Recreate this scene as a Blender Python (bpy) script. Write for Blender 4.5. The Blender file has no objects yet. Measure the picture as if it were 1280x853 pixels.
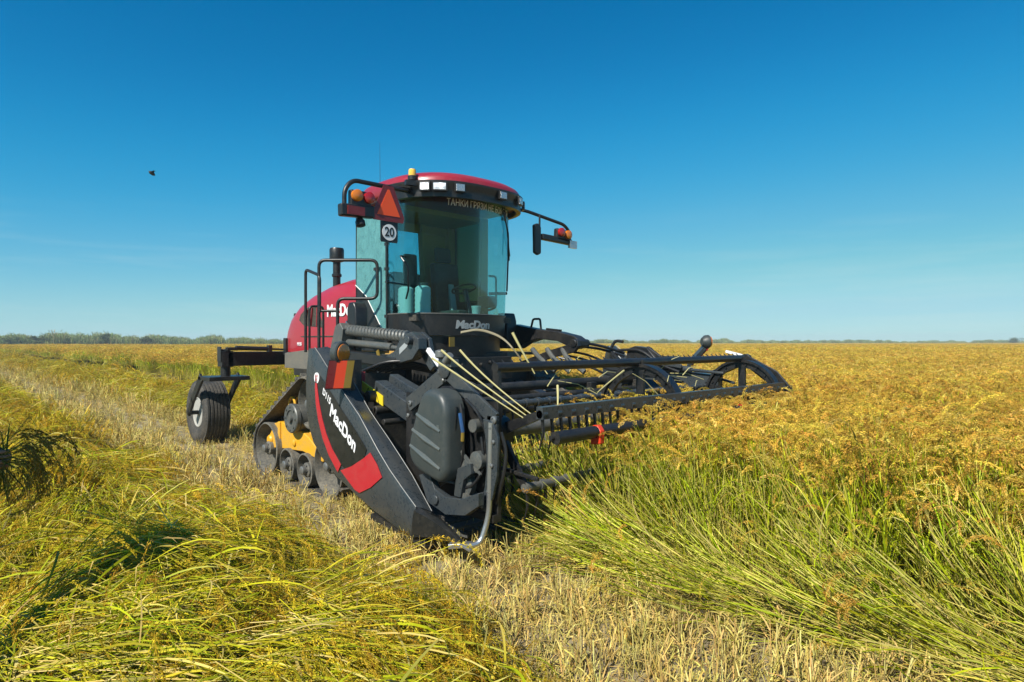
import bpy, bmesh, math, random
import numpy as np
from mathutils import Vector, Matrix, Quaternion
R = math.radians
random.seed(7); rng = np.random.default_rng(11)
scn = bpy.context.scene
COL = scn.collection

# ------------------------------------------------------------------ camera, sky, sun, exposure
cam_d = bpy.data.cameras.new('camera'); cam = bpy.data.objects.new('camera', cam_d); COL.objects.link(cam)
cam_d.sensor_width = 36; cam_d.lens = 22.5; cam_d.clip_end = 6000; cam_d.clip_start = 0.05
cam.location = (-5.35, -7.0, 1.73); cam.rotation_euler = (R(90), 0, R(-43.5)); scn.camera = cam
SUN_EL = 44; TOSUN = Vector((-0.975, -0.22, 0)).normalized() * math.cos(R(SUN_EL)) + Vector((0, 0, math.sin(R(SUN_EL))))
w = bpy.data.worlds.new('World'); scn.world = w; w.use_nodes = True
nt = w.node_tree; bg = nt.nodes['Background']
sky = nt.nodes.new('ShaderNodeTexSky'); sky.sky_type = 'NISHITA'; sky.sun_disc = False
sky.sun_elevation = R(SUN_EL); sky.sun_rotation = math.atan2(TOSUN.x, TOSUN.y)
sky.air_density = 0.7; sky.dust_density = 0.0; sky.ozone_density = 6; sky.altitude = 0
SKY = 0.11                                                    # the sky's own colours, made deeper and more cyan by curves
def vmul(src, k):
    n = nt.nodes.new('ShaderNodeVectorMath'); n.operation = 'SCALE'; n.inputs['Scale'].default_value = k; nt.links.new(src, n.inputs[0]); return n.outputs[0]
cv_ = nt.nodes.new('ShaderNodeRGBCurve'); cm = cv_.mapping; cm.use_clip = False
for c_, pts_ in enumerate((((0, 0), (.07, .001), (.122, .018), (.21, .085), (.43, .22), (.7, .28), (1.6, .5)), ((0, 0), (.138, .112), (.235, .215), (.397, .322), (.686, .44), (.89, .47), (1.6, .7)), ((0, 0), (.30, .286), (.49, .425), (.71, .475), (.93, .48), (1.6, .75)))):
    cu_ = cm.curves[c_]
    for k_, p_ in enumerate(pts_):
        if k_ == 0: cu_.points[0].location = p_
        elif k_ == len(pts_) - 1: cu_.points[-1].location = p_
        else: cu_.points.new(*p_)
    for p_ in cu_.points: p_.handle_type = 'AUTO_CLAMPED'
cm.update()
nt.links.new(vmul(sky.outputs[0], SKY), cv_.inputs['Color']); tcw = nt.nodes.new('ShaderNodeTexCoord'); mpw = nt.nodes.new('ShaderNodeMapping'); mpw.inputs['Scale'].default_value = (2.2, 2.2, 26); nt.links.new(tcw.outputs['Generated'], mpw.inputs[0])
nzw = nt.nodes.new('ShaderNodeTexNoise'); nzw.inputs['Scale'].default_value = 1.6; nzw.inputs['Detail'].default_value = 7; nzw.inputs['Roughness'].default_value = .62; nt.links.new(mpw.outputs[0], nzw.inputs['Vector'])
rpw = nt.nodes.new('ShaderNodeValToRGB'); rpw.color_ramp.elements[0].position = .50; rpw.color_ramp.elements[1].position = .78; nt.links.new(nzw.outputs[0], rpw.inputs[0])
sxw = nt.nodes.new('ShaderNodeSeparateXYZ'); nt.links.new(tcw.outputs['Generated'], sxw.inputs[0]); mrw = nt.nodes.new('ShaderNodeMapRange'); mrw.inputs[1].default_value = .20; mrw.inputs[2].default_value = .04; mrw.inputs[3].default_value = 0; mrw.inputs[4].default_value = .30; nt.links.new(sxw.outputs['Z'], mrw.inputs[0])
mlw = nt.nodes.new('ShaderNodeMath'); mlw.operation = 'MULTIPLY'; nt.links.new(rpw.outputs[0], mlw.inputs[0]); nt.links.new(mrw.outputs[0], mlw.inputs[1])
mxw = nt.nodes.new('ShaderNodeMix'); mxw.data_type = 'RGBA'; nt.links.new(mlw.outputs[0], mxw.inputs['Factor']); nt.links.new(cv_.outputs[0], mxw.inputs[6]); mxw.inputs[7].default_value = (.42, .52, .52, 1)   # thin high cloud low in the sky
nt.links.new(vmul(mxw.outputs[2], 1 / SKY), bg.inputs[0]); bg.inputs[1].default_value = SKY
sl = bpy.data.lights.new('sun', 'SUN'); sl.energy = 4.6; sl.angle = R(0.53); sl.color = (1.0, 0.95, 0.86)
so = bpy.data.objects.new('sun', sl); COL.objects.link(so); so.rotation_euler = TOSUN.to_track_quat('Z', 'Y').to_euler(); so.location = (-20, 5, 30)
vs = scn.view_settings; vs.view_transform = 'Standard'; vs.look = 'None'; vs.gamma = 1; vs.exposure = 0.6; vs.use_curve_mapping = False
scn.cycles.max_bounces = 6; scn.cycles.transparent_max_bounces = 12; scn.cycles.diffuse_bounces = 3
scn.cycles.glossy_bounces = 3; scn.cycles.caustics_reflective = False; scn.cycles.caustics_refractive = False

# ------------------------------------------------------------------ helpers (x = along the header, f = forward, z = up; built as y = -f)
def V(*a): return Vector(a)
class MB:
    def __init__(s): s.v = []; s.f = []
    def add(s, vs, fs):
        o = len(s.v); s.v += [tuple(p) for p in vs]; s.f += [tuple(i + o for i in q) for q in fs]; return s
    def box(s, x0, x1, y0, y1, z0, z1):
        return s.add([(x, y, z) for x in (x0, x1) for y in (y0, y1) for z in (z0, z1)],
                     [(0, 1, 3, 2), (4, 6, 7, 5), (0, 4, 5, 1), (2, 3, 7, 6), (0, 2, 6, 4), (1, 5, 7, 3)])
    def bar(s, a, b, w, h, up=(0, 0, 1), w1=None, h1=None):
        a, b, up = V(*a), V(*b), V(*up); d = (b - a).normalized(); sd = d.cross(up)
        if sd.length < 1e-4: sd = d.cross(V(0, 1, 0))
        sd.normalize(); u = sd.cross(d); w1 = w if w1 is None else w1; h1 = h if h1 is None else h1
        vs = []
        for p, ww, hh in ((a, w, h), (b, w1, h1)):
            vs += [p + sd * ww / 2 * i + u * hh / 2 * j for i, j in ((-1, -1), (1, -1), (1, 1), (-1, 1))]
        return s.add(vs, [(3, 2, 1, 0), (4, 5, 6, 7)] + [(i, (i + 1) % 4, (i + 1) % 4 + 4, i + 4) for i in range(4)])
    def tube(s, pts, r, n=10, caps=True, closed=False):
        pts = [V(*p) for p in pts]; k = len(pts); rs = r if isinstance(r, (list, tuple)) else [r] * k
        def tg(i):
            if closed: return (pts[(i + 1) % k] - pts[i - 1]).normalized()
            return (pts[min(i + 1, k - 1)] - pts[max(i - 1, 0)]).normalized()
        t = tg(0); nrm = t.orthogonal().normalized(); vs = []
        for i in range(k):
            t2 = tg(i); nrm = (t.rotation_difference(t2) @ nrm); nrm = (nrm - t2 * nrm.dot(t2)).normalized(); t = t2; bn = t.cross(nrm)
            vs += [pts[i] + (nrm * math.cos(2 * math.pi * j / n) + bn * math.sin(2 * math.pi * j / n)) * rs[i] for j in range(n)]
        fs = [(i * n + j, i * n + (j + 1) % n, ((i + 1) % k) * n + (j + 1) % n, ((i + 1) % k) * n + j) for i in range(k if closed else k - 1) for j in range(n)]
        if caps and not closed: fs += [tuple(range(n))[::-1], tuple((k - 1) * n + j for j in range(n))]
        return s.add(vs, fs)
    def cyl(s, a, b, r, r1=None, n=20): return s.tube([a, b], [r, r if r1 is None else r1], n)
    def lathe(s, prof, o, ax, n=32, closed=False):
        o, ax = V(*o), V(*ax).normalized(); u = ax.orthogonal().normalized(); w_ = ax.cross(u); k = len(prof)
        vs = [o + ax * h + (u * math.cos(2 * math.pi * j / n) + w_ * math.sin(2 * math.pi * j / n)) * r for r, h in prof for j in range(n)]
        fs = [(i * n + j, i * n + (j + 1) % n, ((i + 1) % k) * n + (j + 1) % n, ((i + 1) % k) * n + j) for i in range(k if closed else k - 1) for j in range(n)]
        if not closed: fs += [tuple(range(n))[::-1], tuple((k - 1) * n + j for j in range(n))]
        return s.add(vs, fs)
    def prism(s, poly, ax, a, b):
        def P(u, v, t): return {'x': (t, u, v), 'y': (u, t, v), 'z': (u, v, t)}[ax]
        n = len(poly)
        return s.add([P(u, v, a) for u, v in poly] + [P(u, v, b) for u, v in poly],
                     [tuple(range(n))[::-1], tuple(range(n, 2 * n))] + [(i, (i + 1) % n, (i + 1) % n + n, i + n) for i in range(n)])
    def ringplate(s, outer, inner, ax, a, b):     # plate with a hole; outer and inner have the same count
        def P(u, v, t): return {'x': (t, u, v), 'y': (u, t, v), 'z': (u, v, t)}[ax]
        n = len(outer); vs = [P(u, v, t) for t in (a, b) for L in (outer, inner) for u, v in L]; fs = []
        for i in range(n):
            j = (i + 1) % n
            fs += [(i, j, n + j, n + i), (2 * n + i, 3 * n + i, 3 * n + j, 2 * n + j), (i, 2 * n + i, 2 * n + j, j), (n + i, n + j, 3 * n + j, 3 * n + i)]
        return s.add(vs, fs)
    def loft(s, rings, caps=True, closed=True):
        n = len(rings[0]); k = len(rings); vs = [p for r_ in rings for p in r_]; m = n if closed else n - 1
        fs = [(i * n + j, i * n + (j + 1) % n, (i + 1) * n + (j + 1) % n, (i + 1) * n + j) for i in range(k - 1) for j in range(m)]
        if caps: fs += [tuple(range(n))[::-1], tuple((k - 1) * n + j for j in range(n))]
        return s.add(vs, fs)
def fillet(pts, r, n=5, closed=False):
    pts = [V(*p) for p in pts]; out = []; k = len(pts)
    for i, p in enumerate(pts):
        if not closed and i in (0, k - 1): out.append(p); continue
        a, b = pts[i - 1], pts[(i + 1) % k]; da, db = a - p, b - p; q = min(r, da.length * .48, db.length * .48)
        A, B = p + da.normalized() * q, p + db.normalized() * q
        for j in range(n + 1):
            t = j / n; out.append(A * (1 - t) ** 2 + p * 2 * t * (1 - t) + B * t * t)
    return out
def mesh_of(mb, name, ang=38):
    me = bpy.data.meshes.new(name); me.from_pydata([(p[0], -p[1], p[2]) for p in mb.v], [], [q[::-1] for q in mb.f])
    bm = bmesh.new(); bm.from_mesh(me); bmesh.ops.recalc_face_normals(bm, faces=bm.faces[:]); bm.to_mesh(me); bm.free()
    me.polygons.foreach_set('use_smooth', [True] * len(me.polygons)); me.set_sharp_from_angle(angle=R(ang)); return me
def place(o, parent):
    COL.objects.link(o)
    if parent is not None:
        o.parent = parent
        if parent.type == 'EMPTY': o.matrix_parent_inverse = Matrix.Translation(-parent.location)
    return o
def islands(mb):
    par = list(range(len(mb.v)))
    def fd(a):
        while par[a] != a: par[a] = par[par[a]]; a = par[a]
        return a
    for q in mb.f:
        for k in q[1:]: par[fd(q[0])] = fd(k)
    out = {}
    for q in mb.f: out.setdefault(fd(q[0]), []).append(q)
    res = []
    for fs in out.values():
        ix = sorted({k for q in fs for k in q}); mp = {k: i for i, k in enumerate(ix)}; n = MB(); n.v = [mb.v[k] for k in ix]; n.f = [tuple(mp[k] for k in q) for q in fs]; res.append(n)
    return res
def pieces(name, mb, mat, parent=None, bevel=0.0, ang=38): return [part(name, k, mat, parent, bevel, None, ang) for k in islands(mb)]
def part(name, mb, mat, parent=None, bevel=0.0, label=None, ang=38):
    me = mesh_of(mb, name, ang); me.materials.append(mat); o = bpy.data.objects.new(name, me); place(o, parent)
    if bevel:
        m = o.modifiers.new('bevel', 'BEVEL'); m.width = bevel; m.segments = 2; m.limit_method = 'ANGLE'; m.angle_limit = R(40); m.harden_normals = True
    if label: o['label'] = label
    return o
def tag(o, label, cat, group=None):
    o['label'] = label; o['category'] = cat
    if group: o['group'] = group
    return o
def thing(name, loc, label, cat, group=None):
    o = bpy.data.objects.new(name, None); o.empty_display_size = .2; o.location = (loc[0], -loc[1], loc[2]); COL.objects.link(o); return tag(o, label, cat, group)
def text(name, body, mat, fn, parent, size=.1, bold=.0, shear=0, thick=.002, align='CENTER', sx=1.0, space=1.0, fit=None):
    """lettering: fn(u, v, w) -> (x, f, z); u runs right, v up, w out of the surface"""
    cu = bpy.data.curves.new(name, 'FONT'); cu.body = body; cu.size = size; cu.offset = bold; cu.shear = shear; cu.align_x = align; cu.align_y = 'CENTER'
    cu.extrude = thick; cu.space_character = space; cu.resolution_u = 3
    t = bpy.data.objects.new(name, cu); COL.objects.link(t); dg = bpy.context.evaluated_depsgraph_get(); me = bpy.data.meshes.new_from_object(t.evaluated_get(dg))
    bpy.data.objects.remove(t); me.name = name
    if fit: us = [v.co.x for v in me.vertices]; sx = fit / (max(us) - min(us))
    for v in me.vertices:
        x, f, z = fn(v.co.x * sx, v.co.y, v.co.z + thick); v.co = (x, -f, z)
    me.materials.clear(); me.materials.append(mat); o = bpy.data.objects.new(name, me); return place(o, parent)

# ------------------------------------------------------------------ materials
def nodes(name):
    m = bpy.data.materials.new(name); m.use_nodes = True; t = m.node_tree; return m, t, t.nodes['Principled BSDF']
def N(t, ty, **k):
    n = t.nodes.new(ty)
    for a, b in k.items():
        if a in n.inputs: n.inputs[a].default_value = b
        else: setattr(n, a, b)
    return n
def noise(t, scale, detail=6, rough=.6, vec=None):
    n = N(t, 'ShaderNodeTexNoise'); n.inputs['Scale'].default_value = scale; n.inputs['Detail'].default_value = detail; n.inputs['Roughness'].default_value = rough
    if vec is not None: t.links.new(vec, n.inputs['Vector'])
    return n
def ramp(t, src, a, b, ca=(0, 0, 0, 1), cb=(1, 1, 1, 1)):
    r = N(t, 'ShaderNodeValToRGB'); r.color_ramp.elements[0].position = a; r.color_ramp.elements[1].position = b
    r.color_ramp.elements[0].color = ca; r.color_ramp.elements[1].color = cb; t.links.new(src, r.inputs[0]); return r
def paint(name, col, rough=.4, metal=0.0, dust=.25, dcol=(.30, .25, .17), scale=6, bump=.04, coat=0.0, spec=.5):
    m, t, p = nodes(name); tc = N(t, 'ShaderNodeTexCoord')
    n1 = noise(t, scale, 8, .68, tc.outputs['Object']); n2 = noise(t, scale * 9, 4, .6, tc.outputs['Object'])
    mx = N(t, 'ShaderNodeMath', operation='MULTIPLY'); t.links.new(n1.outputs[0], mx.inputs[0]); t.links.new(n2.outputs[0], mx.inputs[1])
    rp = ramp(t, mx.outputs[0], .17, .45, (0, 0, 0, 1), (dust, dust, dust, 1))
    mc = N(t, 'ShaderNodeMix', data_type='RGBA'); t.links.new(rp.outputs[0], mc.inputs['Factor']); mc.inputs[6].default_value = (*col, 1); mc.inputs[7].default_value = (*dcol, 1)
    t.links.new(mc.outputs[2], p.inputs['Base Color'])
    ad = N(t, 'ShaderNodeMath', operation='MULTIPLY_ADD'); t.links.new(mx.outputs[0], ad.inputs[0]); ad.inputs[1].default_value = .6; ad.inputs[2].default_value = max(.03, rough - .12)
    t.links.new(ad.outputs[0], p.inputs['Roughness']); p.inputs['Metallic'].default_value = metal; p.inputs['Coat Weight'].default_value = coat; p.inputs['Specular IOR Level'].default_value = spec
    b = N(t, 'ShaderNodeBump'); b.inputs['Strength'].default_value = bump; b.inputs['Distance'].default_value = .01; t.links.new(n2.outputs[0], b.inputs['Height']); t.links.new(b.outputs[0], p.inputs['Normal'])
    return m
def glass(name, tint, dust=(0, .25), dcol=(.45, .62, .58), refl=.10, rk=.9, sc=(9, 9, 1.6)):
    m, t, p = nodes(name); t.nodes.remove(p); out = t.nodes['Material Output']
    tr = N(t, 'ShaderNodeBsdfTransparent'); tr.inputs[0].default_value = (*tint, 1)
    gl = N(t, 'ShaderNodeBsdfGlossy'); gl.inputs['Roughness'].default_value = .015
    fr = N(t, 'ShaderNodeFresnel'); fr.inputs[0].default_value = 1.5
    mn = N(t, 'ShaderNodeMath', operation='MULTIPLY_ADD'); mn.inputs[1].default_value = rk; mn.inputs[2].default_value = refl * .3; t.links.new(fr.outputs[0], mn.inputs[0])
    m1 = N(t, 'ShaderNodeMixShader'); t.links.new(mn.outputs[0], m1.inputs[0]); t.links.new(tr.outputs[0], m1.inputs[1]); t.links.new(gl.outputs[0], m1.inputs[2])
    df = N(t, 'ShaderNodeBsdfDiffuse'); df.inputs[0].default_value = (*dcol, 1)
    tc = N(t, 'ShaderNodeTexCoord'); mp = N(t, 'ShaderNodeMapping'); mp.inputs['Scale'].default_value = sc; t.links.new(tc.outputs['Object'], mp.inputs[0])
    n1 = noise(t, 3, 9, .75, mp.outputs[0]); rp = ramp(t, n1.outputs[0], .38, .72, (dust[0],) * 3 + (1,), (dust[1],) * 3 + (1,))
    m2 = N(t, 'ShaderNodeMixShader'); t.links.new(rp.outputs[0], m2.inputs[0]); t.links.new(m1.outputs[0], m2.inputs[1]); t.links.new(df.outputs[0], m2.inputs[2]); t.links.new(m2.outputs[0], out.inputs[0])
    return m
def lens(name, col, rough=.15):
    m, t, p = nodes(name); p.inputs['Base Color'].default_value = (*col, 1); p.inputs['Roughness'].default_value = rough; p.inputs['Coat Weight'].default_value = .6
    tc = N(t, 'ShaderNodeTexCoord'); wv = N(t, 'ShaderNodeTexWave'); wv.inputs['Scale'].default_value = 45; t.links.new(tc.outputs['Object'], wv.inputs[0])
    b = N(t, 'ShaderNodeBump'); b.inputs['Strength'].default_value = .4; b.inputs['Distance'].default_value = .004; t.links.new(wv.outputs[0], b.inputs['Height']); t.links.new(b.outputs[0], p.inputs['Normal']); return m
MT = dict(
    red=paint('red_paint', (.36, .012, .022), .32, dust=.14, dcol=(.40, .18, .12), coat=.15, scale=3),
    roofred=paint('roof_red_paint', (.28, .010, .024), .34, dust=.18, dcol=(.36, .18, .14), coat=.15, scale=3),
    black=paint('black_paint', (.008, .009, .011), .36, dust=.10, scale=7),
    blackd=paint('black_dusty_steel', (.009, .010, .011), .5, dust=.16, scale=5),
    blackplastic=paint('black_plastic', (.010, .011, .013), .34, dust=.07, scale=5),
    panel=paint('charcoal_panel', (.030, .039, .046), .28, dust=.13, scale=4, bump=.03),
    paneldark=paint('black_panel_area', (.010, .012, .013), .30, dust=.08, scale=4),
    cover=paint('grey_green_cover', (.034, .044, .045), .42, dust=.10, scale=6),
    coverhighlight=paint('cover_rib_highlight', (.075, .09, .09), .35, dust=.15, scale=6),  # lighter copy of the cover grey, painting the highlight onto its ribs
    greymetal=paint('grey_steel', (.085, .095, .095), .45, metal=.25, dust=.4, scale=6),
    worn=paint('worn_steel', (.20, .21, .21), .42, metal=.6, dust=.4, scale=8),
    bright=paint('bright_steel', (.55, .56, .56), .3, metal=.85, dust=.25, scale=9),
    platform=paint('grey_platform', (.12, .115, .10), .55, dust=.45, scale=5),
    rubber=paint('rubber', (.028, .028, .027), .75, dust=.55, dcol=(.20, .17, .125), scale=5, bump=.2),
    belt=paint('track_rubber', (.045, .044, .040), .75, dust=1.0, dcol=(.24, .21, .16), scale=4, bump=.2),
    idler=paint('dusty_wheel_steel', (.08, .08, .072), .6, dust=.8, dcol=(.27, .24, .18), scale=5, bump=.1),
    yellow=paint('yellow_paint', (.70, .36, .008), .45, dust=.5, scale=7),
    rimgrey=paint('dusty_rim', (.42, .42, .39), .5, dust=.6, scale=7),
    lemon=paint('yellow_sticker', (.78, .58, .02), .35, dust=.12, scale=9),
    white=paint('white_paint', (.75, .75, .72), .4, dust=.25, scale=8),
    decal=paint('white_decal', (.80, .80, .80), .4, dust=.05),
    silver=paint('silver_decal', (.42, .44, .44), .35, metal=.3, dust=.1),
    reddecal=paint('red_decal', (.44, .014, .026), .35, dust=.12, coat=.2),
    darkred=paint('dark_red_reflector', (.17, .01, .012), .3, dust=.1),
    orange=paint('orange_reflector', (.95, .09, .012), .4, dust=.06),
    orange2=paint('orange_stripe', (.62, .045, .01), .35, dust=.06), darkred2=paint('dark_red_stripe', (.13, .006, .008), .3, dust=.08),
    gold=paint('dull_gold_reflector', (.19, .125, .012), .4, dust=.1),
    blue=paint('blue_hose', (.012, .06, .17), .4, dust=.1),
    fabric=paint('pale_seat_fabric', (.45, .46, .42), .85, dust=.2),
    interior=paint('brown_cab_trim', (.52, .31, .07), .7, dust=.3),
    interiord=paint('dark_cab_trim', (.03, .028, .024), .7, dust=.3),
    jug=paint('pale_plastic', (.62, .66, .60), .4, dust=.15),
    amber=lens('amber_lens', (.62, .17, .01)), redlens=lens('red_lens', (.40, .012, .012)), clear=paint('clear_lens', (.62, .64, .66), .18, metal=.85, dust=.2, scale=30, bump=.5),
    beacon=lens('beacon_lens', (.85, .50, .06)),
    glass=glass('windshield_glass', (.68, .91, .92), (.0, .012), (.26, .36, .33), .01, .30),
    doorglass=glass('dusty_door_glass', (.35, .78, .80), (.30, .52), (.24, .60, .60), sc=(5, 5, 4)),
    sideglass=glass('side_glass', (.52, .86, .88), (.02, .15)),
    darkglass=glass('dark_side_glass', (.26, .28, .18), (.02, .12), (.14, .11, .06), .01, .2),
    mirror=paint('mirror_glass', (.8, .8, .8), .06, metal=1, dust=.05),
)
# ================================================================== WINDROWER (tractor unit)
W = thing('windrower', (0, 0, 0), 'red and black self-propelled windrower with glass cab, rubber tracks and rear caster wheels', 'windrower')
# --- chassis
m = MB(); m.box(-.62, .62, -3.3, .35, 1.16, 1.50); m.box(-1.55, 1.55, -.28, .12, 1.04, 1.36); m.box(-.70, .70, .12, .62, 1.22, 1.52); m.box(-.5, .5, -.2, .5, .82, 1.2)
for s in (-1, 1):
    m.bar((s * 1.2, -.1, 1.2), (s * 1.32, -.1, .68), .30, .24, (0, 1, 0)); m.bar((s * .45, -3.2, 1.4), (s * .45, -3.75, 1.44), .14, .18)
part('chassis', m, MT['blackd'], W, .008)
# --- platform beside the cab
m = MB(); m.prism([(-2.3, 1.33), (-2.3, 1.55), (-1.65, 1.60), (.3, 1.60), (.3, 1.40), (-1.5, 1.33)], 'x', -1.22, -1.19); m.box(-1.19, -.76, -2.3, .3, 1.52, 1.56)
pf = part('platform', m, MT['platform'], W, .004); m = MB(); m.box(.76, 1.2, -2.3, .3, 1.50, 1.58); part('platform', m, MT['platform'], W, .004)
# --- handrails
def rp(x, f, t, z): return (-1.45 + .55 * t, -.75 + .52 * t, z)
m = MB(); m.tube(fillet([rp(0, 0, 0, 1.6), rp(0, 0, 0, 2.78), rp(0, 0, 1, 2.78), rp(0, 0, 1, 2.28), rp(0, 0, .32, 2.28), rp(0, 0, .32, 1.58)], .09), .022)
m.tube([rp(0, 0, 0, 2.12), rp(0, 0, .32, 2.12)], .018); part('handrail', m, MT['black'], W)
m = MB(); m.tube(fillet([(-1.45, -1.13, 1.58), (-1.45, -1.13, 2.69), (-1.45, -.73, 2.58), (-1.45, -.73, 2.10)], .07), .020); part('handrail', m, MT['black'], W)
m = MB(); m.tube(fillet([(-1.40, -1.12, 1.58), (-1.40, -1.12, 2.2), (-1.2, -1.12, 2.2), (-1.2, -1.12, 1.58)], .06), .016); part('handrail', m, MT['black'], W)
m = MB(); m.box(1.2, 1.42, -.75, .35, 1.53, 1.57); part('step', m, MT['black'], W)
# --- engine hood
def hood_ring(y, zt, hw, zb):
    r = min(.34, (zt - zb) * .48); pts = []
    pts.append((-hw, y, zb))
    for k in range(9):
        a = R(180 - 90 * k / 8); pts.append((-hw * 0.965 + r + math.cos(a) * r + (-hw * .035) * (1 - k / 8), y, zt - .06 - r + math.sin(a) * r))
    pts.append((-.2, y, zt)); pts.append((.2, y, zt))
    return pts + [(-p[0], p[1], p[2]) for p in pts[:10][::-1]]
secs = [(-.93, 2.74, .76, 1.60), (-1.5, 2.72, .77, 1.60), (-2.1, 2.66, .775, 1.58), (-2.6, 2.56, .77, 1.56), (-2.95, 2.46, .755, 1.55), (-3.2, 2.34, .735, 1.55), (-3.34, 2.20, .71, 1.55), (-3.41, 2.02, .69, 1.56), (-3.43, 1.80, .68, 1.56)]
m = MB(); m.loft([hood_ring(*s_) for s_ in secs]); hood = part('engine_hood', m, MT['red'], W, ang=50)
m = MB(); m.prism([(-2.76, 2.06), (-2.70, 2.15), (-2.52, 2.24), (-2.30, 2.285), (-2.12, 2.28), (-2.06, 2.14), (-1.93, 1.93), (-2.60, 1.975)], 'x', -.745, -.781); sg_ = part('side_grille', m, MT['interiord'], hood, .006)
m = MB()
for k in range(3): m.bar((-.782, -2.52 + .2 * k, 1.98 - .015 * k), (-.782, -2.44 + .17 * k, 2.22 + .02 * k), .012, .05, (1, 0, 0))
pieces('grille_bar', m, MT['red'], sg_)
m = MB(); m.tube([(-.725, -3.0, 1.80), (-.772, -2.6, 1.80), (-.777, -2.1, 1.80), (-.772, -1.5, 1.80), (-.762, -.95, 1.80)], .010, 6); part('hood_seam', m, MT['interiord'], hood)
m = MB(); m.box(-.70, .70, -3.50, -3.40, 1.52, 1.62); m.box(-.76, -.72, -3.40, -3.30, 1.5, 1.78); part('rear_bumper', m, MT['black'], hood, .01)
fn = lambda y0, z0, x0=-.79, sl=.0: (lambda u, v, w_: (x0 - w_, y0 + u, z0 + v + u * sl))
text('lettering', 'MacDon', MT['decal'], fn(-1.42, 2.17, -.776, .0), hood, .24, .008, .0, .002, 'CENTER')
text('model_number', 'M155', MT['decal'], fn(-1.15, 1.97, -.776), hood, .12, .003, .15)
text('small_plate_text', 'M155', MT['decal'], fn(-2.75, 1.68, -.776), hood, .07, .002)
m = MB()
m.box(-.55, .55, -3.445, -3.425, 1.72, 2.2)
for k in range(9): m.box(-.55, .55, -3.455, -3.444, 1.75 + .05 * k, 1.775 + .05 * k)
part('rear_grille', m, MT['interiord'], hood)
# --- exhaust / air pre-cleaner stack
m = MB(); m.cyl((-.5, -2.05, 2.4), (-.5, -2.05, 3.0), .058); m.lathe([(.07, 0), (.105, .01), (.11, .03), (.11, .19), (.10, .215), (.03, .22)], (-.5, -2.05, 2.95), (0, 0, 1), 24)
m.lathe([(.065, 0), (.075, .01), (.075, .04), (.065, .05)], (-.5, -2.05, 2.72), (0, 0, 1))
part('air_stack', m, MT['blackplastic'], W)
# --- cab
base = [(-.845, -.05), (-.85, .10), (-.83, .26), (-.76, .41), (-.635, .52), (-.47, .595), (-.30, .64), (-.15, .66), (0, .667)]
base = base + [(-a, b) for a, b in base[-2::-1]]
arc = [0.0]
for a, b in zip(base, base[1:]): arc.append(arc[-1] + math.dist(a, b))
def ws(s_, z, off=0.0):                       # a point of the curved windshield: arc length from its middle, height
    q = min(max(s_ + arc[-1] / 2, 0), arc[-1]); i = max(k for k in range(len(arc) - 1) if arc[k] <= q or k == 0); t = (q - arc[i]) / (arc[i + 1] - arc[i])
    a, b = base[i], base[i + 1]; x = a[0] + (b[0] - a[0]) * t; y = a[1] + (b[1] - a[1]) * t
    tx, ty = b[0] - a[0], b[1] - a[1]; l = math.hypot(tx, ty); nx, ny = -ty / l, tx / l
    h = (z - 1.85) / 1.7; wt = math.sin(math.pi * q / arc[-1]) ** .7 if 0 < q < arc[-1] else 0
    y += .10 * h * wt; x *= 1 + .03 * h
    return (x + nx * off, y + ny * off, z)
SS = np.linspace(-arc[-1] / 2, arc[-1] / 2, 37)
def shell(z0, z1, th, o0=0.0, ss=SS, nz=8):
    mm = MB(); zs = np.linspace(z0, z1, nz)
    A = [[ws(s_, z, o0) for s_ in ss] for z in zs]; B = [[ws(s_, z, o0 - th) for s_ in ss] for z in zs]
    mm.loft([a + b[::-1] for a, b in zip(A, B)]); return mm
cab = part('cab_frame', (lambda mm: [
    mm.box(-.80, .80, -.92, .0, 1.52, 1.70), mm.box(-.78, .78, -.94, -.90, 1.60, 2.12), mm.box(-.80, .80, -.93, -.1, 3.46, 3.54),
    mm.bar((.79, -.86, 1.6), (.80, -.86, 3.52), .13, .17), mm.bar((.80, -.10, 1.86), (.815, -.10, 3.52), .06, .13), mm.box(.27, .78, -.93, -.89, 2.1, 3.4),
    mm.bar((.32, -.86, 2.1), (.24, -.86, 3.5), .12, .06), mm.box(-.75, .75, -.92, -.86, 3.34, 3.48), mm] [-1])(MB()), MT['interior'], W, .006)
m = MB(); m.bar((-.80, -.90, 1.6), (-.81, -.88, 3.52), .05, .05); part('cab_post', m, MT['black'], cab)
m = MB(); m.bar((-.845, -.075, 1.86), (-.858, -.075, 3.52), .03, .03); part('door_post', m, MT['black'], cab)
part('windshield', shell(2.075, 3.56, .006), MT['glass'], cab, ang=60)
part('lower_cab_band', shell(1.80, 2.07, .05, .004, nz=4), MT['blackplastic'], cab, ang=60)
m = MB(); m.tube([ws(s_, 2.072, .004) for s_ in SS], .010, 6); part('windshield_seal', m, MT['greymetal'], cab)
m = shell(1.54, 1.795, .05, -.05, nz=3); part('cab_sill', m, MT['black'], cab, ang=60)
m = MB(); m.prism([(-.875, 3.50), (-.10, 3.52), (-.10, 1.82), (-.16, 1.82), (-.62, 2.34), (-.895, 2.50)], 'x', -.832, -.826)
dr = part('door_window', m, MT['doorglass'], cab)
m = MB(); m.tube([(-.835, -.895, 2.50), (-.835, -.62, 2.34), (-.835, -.16, 1.82), (-.835, -.08, 1.82)], .007, 6); part('door_edge_trim', m, MT['white'], dr)
m = MB(); m.prism([(-.88, 1.60), (-.10, 1.60), (-.10, 1.80), (-.17, 1.80), (-.64, 2.32), (-.88, 2.47)], 'x', -.83, -.79); part('door_lower_panel', m, MT['black'], cab)
m = MB()
for z in (2.05, 2.66, 2.98): m.box(-.86, -.828, -.13, -.05, z - .02, z + .02)
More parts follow.
